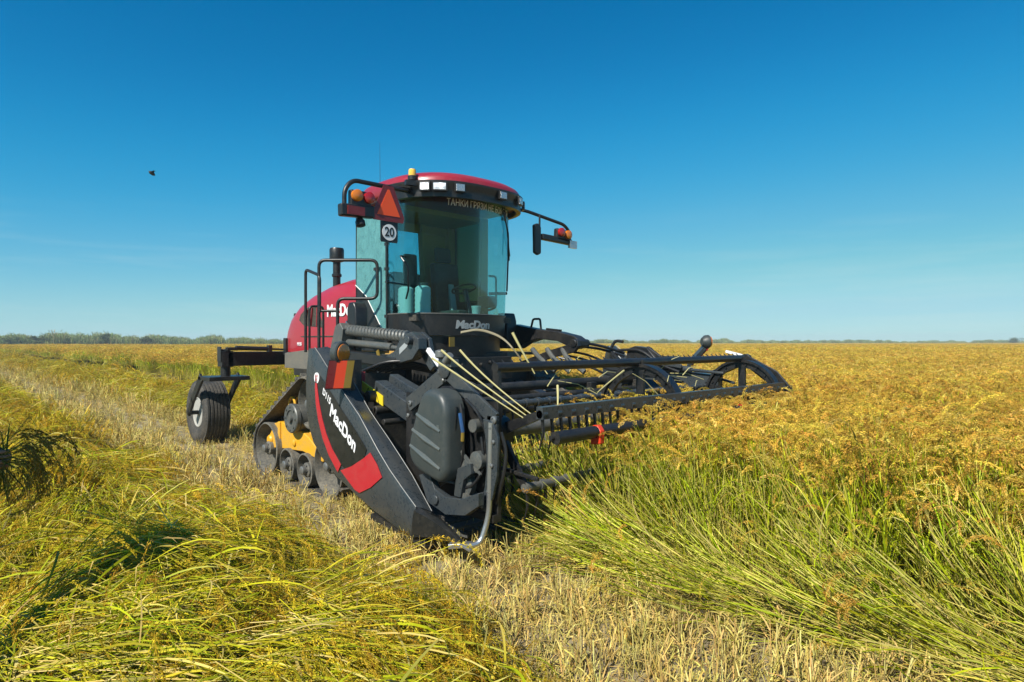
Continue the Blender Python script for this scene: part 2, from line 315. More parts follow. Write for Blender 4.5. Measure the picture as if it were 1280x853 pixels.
m.box(-.855, -.83, -.40, -.30, 2.66, 2.70); pieces('door_hinge', m, MT['black'], dr, .003)
m = MB(); m.prism([(-.80, 3.50), (-.10, 3.52), (-.10, 1.95), (-.80, 2.0)], 'x', .832, .826); part('side_window', m, MT['darkglass'], cab)
m = MB(); m.box(-.76, .26, -.925, -.92, 2.12, 3.34); part('rear_window', m, MT['sideglass'], cab)
# roof
def roofring(sc, z, n=48, cx=0, cy=-.06, a=.98, b=1.02, e=2.7):
    o = []
    for k in range(n):
        t = 2 * math.pi * k / n; c_, s_ = math.cos(t), math.sin(t)
        o.append((cx + a * sc * math.copysign(abs(c_) ** (2 / e), c_), cy + b * sc * math.copysign(abs(s_) ** (2 / e), s_), z))
    return o
m = MB(); m.loft([roofring(*q) for q in ((.90, 3.53), (.98, 3.55), (1.0, 3.58), (1.0, 3.66), (.99, 3.715), (.965, 3.75), (.89, 3.795), (.76, 3.83), (.55, 3.86), (.3, 3.875), (.05, 3.88))])
roof = part('roof', m, MT['roofred'], W, ang=50)
def fas(t, z, off):                            # the front band of the roof by angle from the right
    c_, s_ = math.cos(t), math.sin(t); e = 2 / 2.7
    return (0.985 * math.copysign(abs(c_) ** e, c_) + off * c_, -.06 + 1.025 * math.copysign(abs(s_) ** e, s_) + off * s_, z)
TT = [R(8 + 164 * k / 40) for k in range(41)]
m = MB(); m.loft([[fas(t, z, .03 if z > 3.6 else .0) for t in TT] + [fas(t, z, -.06) for t in TT[::-1]] for z in (3.475, 3.53, 3.58, 3.63, 3.665)])
fascia = part('roof_light_bar', m, MT['blackplastic'], roof, ang=50)
for deg in (139, 127, 111, 84, 62, 40):
    t = R(deg); wd = .055 if deg != 127 else .075; q = [fas(t, z, .034) for z in (3.55, 3.65)]; tx = V(-math.sin(t), math.cos(t), 0); p0 = V(*fas(t - .03, 3.585, .036)); p1 = V(*fas(t + .03, 3.585, .036)); d = (p1 - p0).normalized(); nn = V(d.y, -d.x, 0); c0 = (p0 + p1) / 2
    mm = MB(); mm.bar(c0 - d * wd * 1.25, c0 + d * wd * 1.25, .03, .115); lp = part('work_lamp', mm, MT['black'], fascia, .006)
    mm = MB(); mm.bar(c0 + nn * .012 - d * wd, c0 + nn * .012 + d * wd, .02, .085); part('lamp_lens', mm, MT['clear'], fascia, .004)
q = V(*fas(R(150), 3.69, .02))
m = MB(); m.lathe([(.055, 0), (.055, .05), (.045, .055)], q - V(0, 0, .02), (0, 0, 1), 20); m.bar(q - V(.1, 0, .06), q + V(.12, .05, -.06), .06, .06); part('beacon_base', m, MT['black'], roof)
m = MB(); m.lathe([(.045, 0), (.047, .025), (.045, .07), (.04, .083), (.02, .09)], q + V(0, 0, .03), (0, 0, 1), 20); part('beacon', m, MT['beacon'], roof)
q = V(*fas(R(10), 3.62, .04)); m = MB(); m.lathe([(.05, 0), (.05, .05), (.03, .06)], q - V(0, 0, .04), (0, 0, 1)); m.lathe([(.045, 0), (.045, .07), (.02, .09)], q + V(0, 0, .02), (0, 0, 1)); part('beacon', m, MT['beacon'], roof)
m = MB(); m.tube([(-.72, -.45, 3.74), (-.72, -.46, 4.4)], [.004, .0015], 6); m.lathe([(.02, 0), (.02, .05), (.008, .06)], (-.72, -.45, 3.74), (0, 0, 1), 12); m.lathe([(.018, 0), (.02, .03), (.01, .05)], (-.25, .2, 3.83), (0, 0, 1), 12); pieces('antenna', m, MT['black'], roof)
# lettering on the windshield and the band
text('windshield_text', 'ТАНКИ ГРЯЗИ НЕ БОЯТСЯ', MT['decal'], lambda u, v, w_: ws(.075 + u, 3.455 + v, .004 + w_), cab, .115, .001, .0, .001, 'CENTER', .72, fit=1.08)
text('front_lettering', 'MacDon', MT['silver'], lambda u, v, w_: ws(-.03 + u, 1.935 + v, .010 + w_), cab, .14, .006, .12, .002, 'CENTER', 1.1, fit=.56)
# wiper
m = MB(); m.tube([ws(.40, 3.52, .03), ws(.62, 3.2, .03), ws(.83, 2.86, .03)], .010, 6); m.tube([ws(.44, 3.52, .04), ws(.83, 2.92, .04)], .007, 6); m.tube([ws(.93, 3.46, .02), ws(.86, 2.9, .025), ws(.73, 2.42, .02)], .012, 6)
part('wiper', m, MT['black'], cab)
# grab handles
m = MB()
a = [ws(-.98, z, .03) for z in (2.75, 2.72, 2.40, 2.36)]; m.tube(fillet([ws(-.98, 2.78, .0), ws(-.98, 2.78, .10), ws(-.86, 2.64, .12), ws(-.86, 2.36, .10), ws(-.95, 2.26, 0)], .04), .012, 8)
m.tube([(-1.4, .76, 2.40), ws(-.9, 2.42, .02)], .012, 8); part('grab_handle', m, MT['black'], cab)
m = MB(); m.tube(fillet([(.84, -.02, 2.68), (.95, .02, 2.68), (.95, .02, 2.22), (.84, -.02, 2.18)], .05), .016, 8); m.tube([(.84, .0, 2.42), (1.16, .02, 2.44)], .022, 8); part('grab_handle', m, MT['black'], cab)
# cab interior
m = MB(); m.box(.16, .64, -.40, .12, 2.02, 2.16); m.prism([(-.50, 2.12), (-.38, 2.12), (-.44, 2.86), (-.58, 2.86)], 'x', .18, .62); m.prism([(-.58, 2.88), (-.48, 2.88), (-.52, 3.10), (-.60, 3.10)], 'x', .27, .53); m.box(.26, .54, -.4, .05, 1.7, 2.04)
seat = part('seat', m, MT['interiord'], cab, .03)
m = MB(); m.prism([(-.44, 2.10), (-.30, 2.10), (-.40, 2.56), (-.50, 2.56)], 'x', .40, .50); part('seat_cover', m, MT['fabric'], seat, .015)
m = MB(); m.tube([(.2, .42, 1.75), (.2, .22, 2.42)], .035, 10); m.lathe([(.165 + .014 * math.cos(a), .014 * math.sin(a)) for a in np.linspace(0, 2 * math.pi, 8, endpoint=False)], (.2, .20, 2.44), (0, -.35, 1), 28, True); m.bar((.04, .2, 2.44), (.36, .2, 2.44), .03, .015); part('steering_wheel', m, MT['black'], cab)
m = MB(); m.box(.52, .74, -.6, .1, 1.7, 2.30); m.box(.56, .72, .05, .3, 2.2, 2.36); part('console', m, MT['interiord'], cab, .02)
m = MB(); m.box(-.70, -.15, -.86, -.42, 1.7, 2.14); m.prism([(-.86, 2.14), (-.74, 2.14), (-.78, 3.0), (-.86, 3.0)], 'x', -.10, .12); part('trainer_seat', m, MT['interiord'], cab, .03)
for k, (jx, jf) in enumerate(((-.60, -.02), (-.53, .26))):
    j = thing('water_canister', (jx, jf, 2.08), 'pale ribbed plastic canister standing in the cab behind the windshield, ' + ('nearer the door' if k == 0 else 'nearer the windshield middle'), 'canister', 'plastic canisters in the cab')
    mm = MB(); mm.lathe([(.095, 0), (.105, .02)] + [(.105 - .006 * (i % 2), .04 + .03 * i) for i in range(10)] + [(.10, .35), (.06, .38)], (jx, jf, 2.06), (0, 0, 1), 24); part('canister_body', mm, MT['jug'], j)
    mm = MB(); mm.lathe([(.065, 0), (.065, .03), (.06, .035)], (jx, jf, 2.44), (0, 0, 1), 20); part('cap', mm, MT['interiord'], j)
m = MB(); m.box(-.8, .8, -.1, .5, 1.98, 2.055); m.prism([(-.75, .1), (.75, .1), (.7, .40), (.4, .56), (0, .60), (-.4, .56), (-.7, .40)], 'z', 1.99, 2.057); part('dash_shelf', m, MT['interiord'], cab)
m = MB(); m.lathe([(.05, 0), (.06, .11), (.066, .12), (.066, .135), (.05, .135), (.04, .02)], (.16, .50, 2.06), (0, 0, 1), 24); tag(part('cup', m, MT['jug']), 'small white cup on the cab shelf just behind the windshield', 'cup')
# --- marker lights and slow-vehicle sign on an arm from the roof
m = MB(); m.tube(fillet([(-.80, .30, 3.60), (-1.0, .60, 3.52), (-1.74, .62, 3.52), (-1.84, .62, 3.40), (-1.84, .62, 3.20)], .10), .026, 10); m.tube([(-.85, .5, 3.58), (-1.3, .63, 3.53)], .014, 8)
arm = part('light_arm', m, MT['black'], W)
m = MB(); m.bar((-1.90, .62, 3.17), (-1.48, .62, 3.19), .10, .14); m.bar((-1.78, .62, 3.3), (-1.52, .62, 3.3), .08, .22); part('light_bracket', m, MT['blackplastic'], arm, .02)
m = MB(); m.lathe([(.068, 0), (.066, .035), (.03, .055)], (-1.71, .655, 3.345), (0, 1, 0), 24); part('amber_light', m, MT['amber'], arm)
m = MB(); m.lathe([(.066, 0), (.064, .035), (.03, .05)], (-1.56, .655, 3.34), (0, 1, 0), 24); part('red_light', m, MT['redlens'], arm)
m = MB(); m.box(-1.83, -1.62, .67, .685, 3.125, 3.22); part('reflector', m, MT['darkred'], arm)
m = MB(); m.lathe([(.03, 0), (.055, .04), (.055, .09), (.03, .10)], (-1.64, .60, 3.11), (0, .3, -1), 16); part('small_lamp', m, MT['black'], arm)
tx, tz = -1.30, 3.30
m = MB(); m.prism([(tx - .20, tz - .19), (tx + .20, tz - .19), (tx + .215, tz - .13), (tx + .065, tz + .22), (tx - .065, tz + .22), (tx - .215, tz - .13)], 'y', .655, .665); sg = part('slow_vehicle_sign', m, MT['darkred'], arm)
m = MB(); m.prism([(tx - .155, tz - .125), (tx + .155, tz - .125), (tx + .012, tz + .175), (tx - .012, tz + .175)], 'y', .665, .669); part('sign_triangle', m, MT['orange'], sg)
m = MB(); m.prism([(tx - .09, tz - .43), (tx + .12, tz - .43), (tx + .13, tz - .41), (tx + .13, tz - .19), (tx - .10, tz - .19), (tx - .10, tz - .41)], 'y', .646, .654); sp = part('speed_plate', m, MT['black'], arm)
m = MB(); m.lathe([(.094, 0), (.094, .004)], (tx + .015, .654, tz - .315), (0, 1, 0), 32); part('speed_disc', m, MT['decal'], sp)
text('speed_text', '20', MT['black'], lambda u, v, w_: (tx + .015 + u, .659 + w_, tz - .315 + v), sp, .15, .003, 0, .001, 'CENTER', .85)
# other side: arm with lights and mirror
m = MB(); m.tube(fillet([(.82, .30, 3.62), (1.02, .55, 3.58), (1.78, .62, 3.46), (1.90, .62, 3.36), (1.90, .62, 3.22)], .10), .024, 10); m.tube([(1.27, .60, 3.54), (1.27, .60, 3.1)], .014, 8)
arm2 = part('light_arm', m, MT['black'], W)
m = MB(); m.bar((1.28, .62, 3.23), (1.92, .62, 3.21), .08, .09); m.bar((1.58, .62, 3.30), (1.90, .62, 3.28), .08, .18); part('light_bracket', m, MT['blackplastic'], arm2, .02)
m = MB(); m.lathe([(.066, 0), (.064, .035), (.03, .05)], (1.66, .66, 3.33), (0, 1, 0), 24); part('red_light', m, MT['redlens'], arm2)
m = MB(); m.lathe([(.066, 0), (.064, .035), (.03, .05)], (1.81, .66, 3.31), (0, 1, 0), 24); part('amber_light', m, MT['amber'], arm2)
m = MB(); m.box(1.84, 2.0, .64, .68, 3.12, 3.23); part('reflector', m, MT['clear'], arm2)
m = MB(); m.prism([(1.12, 2.98), (1.19, 2.95), (1.25, 2.98), (1.25, 3.36), (1.19, 3.41), (1.11, 3.38)], 'y', .60, .66); mir = part('side_mirror', m, MT['blackplastic'], arm2, .02)
m = MB(); m.prism([(1.135, 3.0), (1.235, 3.0), (1.235, 3.36), (1.135, 3.36)], 'y', .594, .599); part('mirror_face', m, MT['mirror'], mir)
# --- tracks
def track(s):
    T = lambda x: s * x
    xo, xi = 2.02, 1.52; ci = (-1.10, .36, .335); cf = (.55, .36, .335); ct = (-.02, 1.0, .30)
    # belt path: convex hull of three circles
    pts = []
    for cy, cz, r_ in (ci, cf, ct):
        for k in range(72): pts.append((cy + r_ * math.cos(2 * math.pi * k / 72), cz + r_ * math.sin(2 * math.pi * k / 72)))
    pts = sorted(set(pts)); cr = lambda o, a, b: (a[0] - o[0]) * (b[1] - o[1]) - (a[1] - o[1]) * (b[0] - o[0])
    lo, up = [], []
    for p in pts:
        while len(lo) >= 2 and cr(lo[-2], lo[-1], p) <= 0: lo.pop()
        lo.append(p)
    for p in pts[::-1]:
        while len(up) >= 2 and cr(up[-2], up[-1], p) <= 0: up.pop()
        up.append(p)
    H = lo[:-1] + up[:-1]
    # resample
    L = [0]
    for a, b in zip(H, H[1:] + H[:1]): L.append(L[-1] + math.dist(a, b))
    n = 132; Q = []
    for k in range(n):
        d = L[-1] * k / n; i = max(j for j in range(len(H)) if L[j] <= d); t = (d - L[i]) / (L[i + 1] - L[i]); a, b = H[i], H[(i + 1) % len(H)]; Q.append((a[0] + (b[0] - a[0]) * t, a[1] + (b[1] - a[1]) * t))
    nr = []
    for k in range(n):
        a, b = Q[k - 1], Q[(k + 1) % n]; dx, dy = b[0] - a[0], b[1] - a[1]; l = math.hypot(dx, dy); nr.append((dy / l, -dx / l))
    off = lambda k, d: (Q[k][0] + nr[k][0] * d, Q[k][1] + nr[k][1] * d)
    root = part('track_belt', MB().ringplate([off(k, .026) for k in range(n)], [off(k, 0) for k in range(n)], 'x', T(xo), T(xi)), MT['belt'], W)
    mm = MB()
    for k in range(0, n, 3):
        a, b = off(k, .02), off(k, .055); dx, dy = -nr[k][1] * .022, nr[k][0] * .022
        for (x0, x1, sh) in ((xo, 1.79, 0), (1.75, xi, 1)):
            kk = (k + sh) % n; a, b = off(kk, .02), off(kk, .058)
            mm.prism([(a[0] - dx, a[1] - dy), (a[0] + dx, a[1] + dy), (b[0] + dx * .7, b[1] + dy * .7), (b[0] - dx * .7, b[1] - dy * .7)], 'x', T(x0), T(x1))
        a, b = off(k, .0), off(k, -.05); mm.prism([(a[0] - dx, a[1] - dy), (a[0] + dx, a[1] + dy), (b[0] + dx * .5, b[1] + dy * .5), (b[0] - dx * .5, b[1] - dy * .5)], 'x', T(1.74), T(1.80))
    part('track_lugs', mm, MT['belt'], root)
    def wheel(nm, cy, cz, r_, x0, x1, dish=True):
        mm = MB(); w_ = abs(x0 - x1)
        prof = [(r_ - .018, -w_), (r_, -w_ + .01), (r_, -.006), (r_ - .02, 0), (r_ - .026, -.02), (r_ - .05, -.16), (r_ * .52, -.17), (r_ * .46, -.13), (.09, -.12), (.085, -.03), (.07, -.02), (.05, -.02), (.045, .0), (.02, .0)]
        mm.lathe(prof, (T(x0), cy, cz), (s, 0, 0), 40); o = part(nm, mm, MT['idler'], root)
        mm = MB()
        for k in range(6):
            a = k * math.pi / 3; mm.cyl((T(x0) - s * .022, cy + .06 * math.cos(a), cz + .06 * math.sin(a)), (T(x0) - s * .008, cy + .06 * math.cos(a), cz + .06 * math.sin(a)), .010, n=6)
        mm.lathe([(.052, 0), (.05, .03), (.035, .04), (.01, .04)], (T(x0), cy, cz), (s, 0, 0), 20); part('hub', mm, MT['worn'], root)
    wheel('idler_wheel', ci[0], ci[1], ci[2] - .003, 2.0, 1.56); wheel('idler_wheel', cf[0], cf[1], cf[2] - .003, 2.0, 1.56)
    wheel('road_roller', -.55, .225, .198, 1.98, 1.58); wheel('road_roller', -.07, .225, .198, 1.98, 1.58); wheel('drive_sprocket', ct[0], ct[1], ct[2] - .004, 1.94, 1.60)
    mm = MB(); mm.prism([(-1.20, .34), (-1.22, .46), (-1.12, .56), (-1.02, .68), (-.85, .72), (-.30, .68), (-.05, .60), (.32, .42), (.30, .36), (-.2, .42), (-.9, .38)], 'x', T(1.93), T(1.86)); mm.prism([(-1.15, .36), (-.95, .70), (-.2, .66), (.25, .42)], 'x', T(1.86), T(1.60))
    mm.box(*sorted((T(1.955), T(1.92))), -.86, -.80, .50, .72); fr = part('track_frame', mm, MT['yellow'], root, .012)
    mm = MB(); mm.tube(fillet([(T(1.92), -.55, .78), (T(1.92), -.60, 1.0), (T(1.92), -.50, 1.06), (T(1.92), -.42, .98), (T(1.92), -.44, .80)], .06), .016, 8); mm.tube(fillet([(T(1.86), -.50, .78), (T(1.86), -.55, 1.0), (T(1.86), -.45, 1.06), (T(1.86), -.37, .98), (T(1.86), -.39, .80)], .06), .016, 8); pieces('lifting_eye', mm, MT['yellow'], fr)
    mm = MB(); mm.lathe([(.165, -.40), (.165, -.06), (.155, -.05), (.175, -.045), (.175, 0), (.165, .012), (.10, .014), (.095, .0), (.05, .0), (.045, .03), (.02, .03)], (T(2.02), -.32, .81), (s, 0, 0), 36)
    for k in range(8): a = k * math.pi / 4; mm.cyl((T(2.02), -.32 + .135 * math.cos(a), .81 + .135 * math.sin(a)), (T(2.045), -.32 + .135 * math.cos(a), .81 + .135 * math.sin(a)), .012, n=6)
    part('axle_drum', mm, MT['greymetal'], fr)
    mm = MB(); mm.lathe([(.06, -.08), (.065, 0), (.05, .02), (.02, .02)], (T(1.94), -1.12, .46), (s, 0, 0), 20); mm.lathe([(.04, -.05), (.04, 0), (.02, .01)], (T(1.945), -.42, .50), (s, 0, 0), 16); pieces('pivot_bolt', mm, MT['yellow'], fr)
track(-1); track(1)
# --- rear walking beam and casters
m = MB(); m.box(-1.62, 1.62, -3.70, -3.50, 1.33, 1.555); ab = part('walking_beam', m, MT['black'], W, .012)
def caster(s):
    x = s * 1.60
    mm = MB(); mm.cyl((s * 1.62, -3.60, 1.12), (s * 1.62, -3.60, 1.60), .075); mm.box(s * 1.62 - .09, s * 1.62 + .09, -3.70, -3.5, 1.32, 1.57); mm.box(s * 1.62 - .11, s * 1.62 - .095, -3.66, -3.5, 1.4, 1.64); piv = part('caster_pivot', mm, MT['black'], ab, .006)
    mm = MB(); xo, xi = s * 1.90, s * 1.31
    for q in (xo, xi):
        mm.bar((q, -3.86, 1.15), (q, -4.30, .74), .16, .04, (1, 0, 0), w1=.11); mm.bar((q, -4.27, .77), (q, -4.50, .50), .11, .04, (1, 0, 0), w1=.10)
    mm.box(min(xo, xi) - .02, max(xo, xi) + .02, -3.98, -3.44, 1.10, 1.165); fk = part('caster_fork', mm, MT['black'], piv, .008)
    c = (x, -4.47, .53)
    mm = MB(); pr = [(.24, -.15), (.30, -.19), (.40, -.215), (.475, -.205), (.515, -.17), (.527, -.10), (.530, 0), (.527, .10), (.515, .17), (.475, .205), (.40, .215), (.30, .19), (.24, .15), (.23, 0)]
    mm.lathe(pr, c, (1, 0, 0), 64, True)
    for j, (off, wd) in enumerate(((-.16, .026), (-.105, .03), (-.05, .028), (0, .03), (.05, .028), (.105, .03), (.16, .026))):
        rr = .531 if abs(off) < .12 else .524; mm.lathe([(rr - .02, off - wd / 2 - .003), (rr + .010, off - wd / 2), (rr + .010, off + wd / 2), (rr - .02, off + wd / 2 + .003)], c, (1, 0, 0), 64, True)
    ty = part('tyre', mm, MT['rubber'], piv)
    mm = MB(); mm.lathe([(.245, .16), (.25, .17), (.235, .175), (.22, .12), (.12, .07), (.10, .10), (.06, .105), (.05, .14), (.01, .14)], c, (s, 0, 0), 36); mm.lathe([(.245, .16), (.25, .17), (.235, .175), (.22, .12), (.05, .10)], c, (-s, 0, 0), 36); part('rim', mm, MT['rimgrey'], piv)
    mm = MB(); mm.cyl((s * 1.31, c[1], c[2]), (s * 1.93, c[1], c[2]), .035); part('caster_axle', mm, MT['black'], piv)
caster(-1); caster(1)
m = MB(); m.cyl((-1.52, -3.45, 1.62), (-.98, -3.45, 1.60), .035); m.cyl((-.98, -3.45, 1.60), (-.55, -3.45, 1.58), .016); m.box(-1.0, -.94, -3.5, -3.4, 1.55, 1.66); m.box(-1.66, -1.5, -3.5, -3.4, 1.58, 1.63); part('steering_damper', m, MT['blackplastic'], ab, .004)
# --- header lift linkage
x = -1.3
mm = MB(); mm.prism([(-.60, 1.52), (-.42, 1.92), (-.30, 1.96), (-.22, 1.88), (-.30, 1.52)], 'x', x - .10, x + .10); mm.bar((x, -.3, 1.90), (x, -.62, 1.55), .09, .09); la = part('lift_bracket', mm, MT['greymetal'], W, .01)
mm = MB(); pts = []; turns = 19
for k in range(turns * 12 + 1):
    t = k / (turns * 12); c0 = V(x, -.28, 1.87).lerp(V(x, 1.08, 1.775), t); a = t * turns * 2 * math.pi; pts.append((c0.x + .048 * math.cos(a), c0.y, c0.z + .048 * math.sin(a)))
mm.tube(pts, .025, 8); part('float_spring', mm, MT['greymetal'], la)
mm = MB(); mm.cyl((x, -.25, 1.71), (x, .75, 1.66), .045); mm.cyl((x, .7, 1.66), (x, 1.12, 1.63), .026); part('lift_cylinder', mm, MT['greymetal'], la)
mm = MB(); mm.bar((x, -.3, 1.56), (x, .9, 1.48), .16, .12); part('lift_link', mm, MT['black'], W, .01)
mm = MB(); mm.prism([(1.02, 1.80), (1.20, 1.83), (1.33, 1.76), (1.34, 1.64), (1.22, 1.53), (.86, 1.46), (.62, 1.36), (.50, 1.36), (.52, 1.50), (.88, 1.62)], 'x', x - .06, x + .06)
mm.prism([(1.02, 1.80), (1.20, 1.83), (1.33, 1.76), (1.42, 1.45), (1.36, 1.40), (1.20, 1.55)], 'x', x + .08, x + .13); mm.cyl((x - .12, 1.2, 1.74), (x + .15, 1.2, 1.74), .05); lar = part('lift_arm', mm, MT['panel'], W, .01)
mm = MB(); mm.prism([(.98, 1.58), (1.12, 1.66), (1.17, 1.72), (1.10, 1.72), (.98, 1.65)], 'x', x - .064, x - .061); part('arm_decal', mm, MT['silver'], lar)
x = 1.3
mm = MB(); mm.prism([(-.3, 1.62), (-.3, 1.97), (.1, 1.98), (.6, 1.90), (1.0, 1.86), (1.30, 1.80), (1.42, 1.73), (1.42, 1.66), (1.30, 1.62), (1.0, 1.73), (.62, 1.76), (.36, 1.70), (.2, 1.62)], 'x', x - .10, x + .08); lar = part('lift_arm', mm, MT['black'], W, .012)
mm = MB(); mm.prism([(1.42, 1.74), (1.44, 1.66), (1.36, 1.58), (.95, 1.50), (.5, 1.37), (.35, 1.30), (.30, 1.42), (.9, 1.60), (1.25, 1.68)], 'x', x - .16, x - .10); mm.cyl((x - .18, 1.36, 1.70), (x + .12, 1.36, 1.70), .055); part('lift_lever', mm, MT['black'], lar, .01)
mm = MB()
for k in range(3): mm.tube(fillet([(x - .2 + .03 * k, .62 + .26 * k, 1.62), (x - .2, .75 + .26 * k, 1.50), (x - .15, 1.02 + .26 * k, 1.32)], .2), .035, 8)
pieces('lift_spring', mm, MT['greymetal'], lar)
for s in (-1, 1):
    mm = MB(); mm.bar((s * 1.235, .15, 1.05), (s * 1.235, 1.62, .62), .16, .22); part('lower_lift_arm', mm, MT['black'], W, .012)
m = MB(); m.prism([(-.05, 1.62), (.18, 1.62), (.18, 2.02), (.14, 2.14), (-.02, 2.14), (-.05, 2.05)], 'x', 1.02, 1.22); part('light_pod', m, MT['blackplastic'], W, .02)
m = MB(); m.prism([(-.34, 1.9), (-.12, 1.9), (-.12, 2.14), (-.18, 2.22), (-.30, 2.22), (-.34, 2.14)], 'x', -1.28, -1.10); m.bar((-1.18, -.23, 1.55), (-1.18, -.23, 1.92), .08, .08); part('light_pod', m, MT['blackplastic'], W, .025)
m = MB(); m.tube(fillet([(1.3, .40, 1.93), (1.3, .44, 2.05), (1.3, .58, 2.05), (1.3, .60, 1.90)], .03), .016, 8); part('lug', m, MT['black'], W); m = MB(); m.bar((1.3, .72, 1.90), (1.3, .98, 1.875), .05, .03); part('bracket', m, MT['black'], W)
m = MB(); m.bar((-1.36, .52, 1.62), (-1.36, .62, 1.40), .012, .05); m.box(-.42, -.34, .66, .675, 1.66, 1.78); pieces('yellow_tag', m, MT['gold'], W)
# hoses from the tractor to the header
m = MB()
for k, (x0, z0) in enumerate(((-1.25, 1.5), (-1.2, 1.46), (-1.15, 1.42), (-1.1, 1.5), (-1.05, 1.4))):
    m.tube(fillet([(x0 - .35, .55 + .05 * k, 1.38), (x0 - .2, .9, 1.52 - .02 * k), (x0 + .1, 1.15, 1.48 - .03 * k), (x0 + .35, 1.5, 1.25), (x0 + .3, 1.75, 1.15)], .3, 6), .016, 8)
pieces('hydraulic_hose', m, MT['blackplastic'], W)
m = MB()
for k in range(3): m.tube(fillet([(1.35, .9, 1.6 - .05 * k), (1.5, 1.3, 1.55 - .08 * k), (1.75, 1.5, 1.40 - .08 * k), (1.9, 1.65, 1.35)], .3, 6), .016, 8)
m.tube(fillet([(1.35, 1.25, 1.72), (1.7, 1.4, 1.66), (2.0, 1.55, 1.56)], .2), .02, 8); pieces('hydraulic_hose', m, MT['blackplastic'], W)
# belly of the tractor seen under the cab
m = MB(); m.box(-.66, .66, .30, .58, 1.50, 1.58)
for k in range(7): m.cyl((-.5 + .16 * k, .60, 1.42 + .03 * (k % 2)), (-.5 + .16 * k, .66, 1.42 + .03 * (k % 2)), .025, n=10)
m.cyl((-.6, .5, 1.30), (.6, .5, 1.30), .07); part('valve_block', m, MT['blackd'], W, .006)
# ================================================================== HEADER (cutting platform carried in front)
Hd = thing('cutting_header', (0, 2.2, .2), 'wide black cutting header with a pickup reel and charcoal divider shields, before the red cab', 'header')
# --- frame, back sheet, decks, cutterbar
m = MB(); m.tube([(-2.15, 1.62, 1.20), (2.25, 1.62, 1.20)], .055, 16); m.tube([(-2.15, 1.75, 1.08), (2.25, 1.75, 1.08)], .04, 14); m.tube([(-2.15, 1.9, .98), (2.25, 1.9, .98)], .03, 12); m.box(-2.15, 2.25, 1.60, 1.78, .34, .46); m.box(-2.15, 2.25, 1.56, 1.66, .95, 1.08)
for x in (-2.0, -1.1, 1.1, 2.1): m.box(x - .06, x + .06, 1.58, 1.74, .35, 1.2)
part('header_frame', m, MT['blackd'], Hd, .008)
m = MB(); m.box(-2.15, -.95, 1.74, 1.765, .42, 1.10); m.box(.95, 2.25, 1.74, 1.765, .42, 1.10); pieces('back_sheet', m, MT['blackd'], Hd)
for a, b in ((-2.1, -.8), (.8, 2.2)):
    mm = MB(); mm.prism([(1.85, .36), (2.75, .18), (2.75, .21), (1.85, .44)], 'x', a, b)
    k = a
    while k < b: mm.prism([(1.86, .445), (2.74, .213), (2.74, .235), (1.86, .467)], 'x', k, k + .025); k += .16
    part('draper_belt', mm, MT['rubber'], Hd)
m = MB(); m.box(-2.15, 2.25, 2.74, 2.86, .13, .19)
for k in range(58): xx = -2.11 + k * .076; m.prism([(xx - .018, 2.85), (xx + .018, 2.85), (xx + .004, 2.98), (xx - .004, 2.98)], 'z', .13, .165)
part('cutter_bar', m, MT['greymetal'], Hd)
m = MB(); m.bar((-2.0, 1.6, 1.27), (-2.0, 2.75, .90), .13, .17); m.bar((-1.86, 1.62, 1.36), (-1.86, 2.62, 1.07), .10, .10); ra = part('reel_arm_beam', m, MT['panel'], Hd, .01)
m = MB(); m.prism([(1.40, 1.335), (1.78, 1.21), (1.78, 1.115), (1.40, 1.24)], 'x', -2.078, -2.069); ws_ = part('warning_sticker', m, MT['lemon'], ra)
m = MB()
for c0 in (1.52, 1.67):
    zc = 1.225 - (c0 - 1.52) * .32; tri = [(c0 - .05, zc - .02), (c0 + .05, zc - .05), (c0 + .005, zc + .05)]
    for i in range(3): p, q = tri[i], tri[(i + 1) % 3]; m.bar((-2.080, p[0], p[1]), (-2.080, q[0], q[1]), .002, .006, (1, 0, 0))
part('sticker_symbol', m, MT['black'], ws_)
m = MB(); m.bar((2.12, 1.6, 1.30), (2.12, 2.95, 1.22), .13, .16); m.cyl((2.02, 1.65, 1.42), (2.02, 2.6, 1.36), .04); m.cyl((2.02, 2.5, 1.365), (2.02, 3.05, 1.33), .02); m.bar((1.95, 1.6, 1.50), (1.95, 2.5, 1.40), .03, .05); m.bar((2.2, 1.9, 1.50), (2.2, 3.1, 1.20), .03, .03)
part('reel_arm_beam', m, MT['panel'], Hd, .008)
m = MB(); m.cyl((2.06, 2.0, 1.46), (2.06, 2.35, 1.44), .035); m.box(-2.03, -1.99, 1.20, 1.32, 1.30, 1.42); pieces('red_cap', m, MT['reddecal'], Hd, .006)
# hose loops and bracket at the far end of the header
m = MB()
m.tube(fillet([(1.3, 1.3, 1.66), (1.75, 1.35, 1.62), (2.0, 1.6, 1.50)], .2), .018, 8); m.tube(fillet([(1.35, 1.2, 1.42), (1.6, 1.25, 1.36), (1.9, 1.45, 1.42), (2.0, 1.7, 1.55)], .2), .018, 8)
m.tube(fillet([(1.85, 1.55, 1.48), (1.84, 1.42, 1.60), (1.86, 1.50, 1.74), (1.88, 1.62, 1.72)], .08), .022, 8); m.tube(fillet([(1.9, 1.5, 1.6), (1.9, 1.9, 1.62), (1.9, 2.2, 1.42), (1.9, 2.5, 1.33)], .15), .018, 8)
pieces('hydraulic_hose', m, MT['blackplastic'], Hd)
m = MB(); m.prism([(1.62, 1.35), (1.66, 1.62), (1.78, 1.66), (1.98, 1.64), (2.16, 1.46), (2.3, 1.36)], 'x', 1.92, 2.05); m.bar((1.98, 1.95, 1.64), (1.98, 2.25, 1.45), .05, .05); m.bar((1.98, 2.2, 1.5), (1.98, 2.42, 1.50), .18, .06); part('valve_bracket', m, MT['black'], Hd, .01)
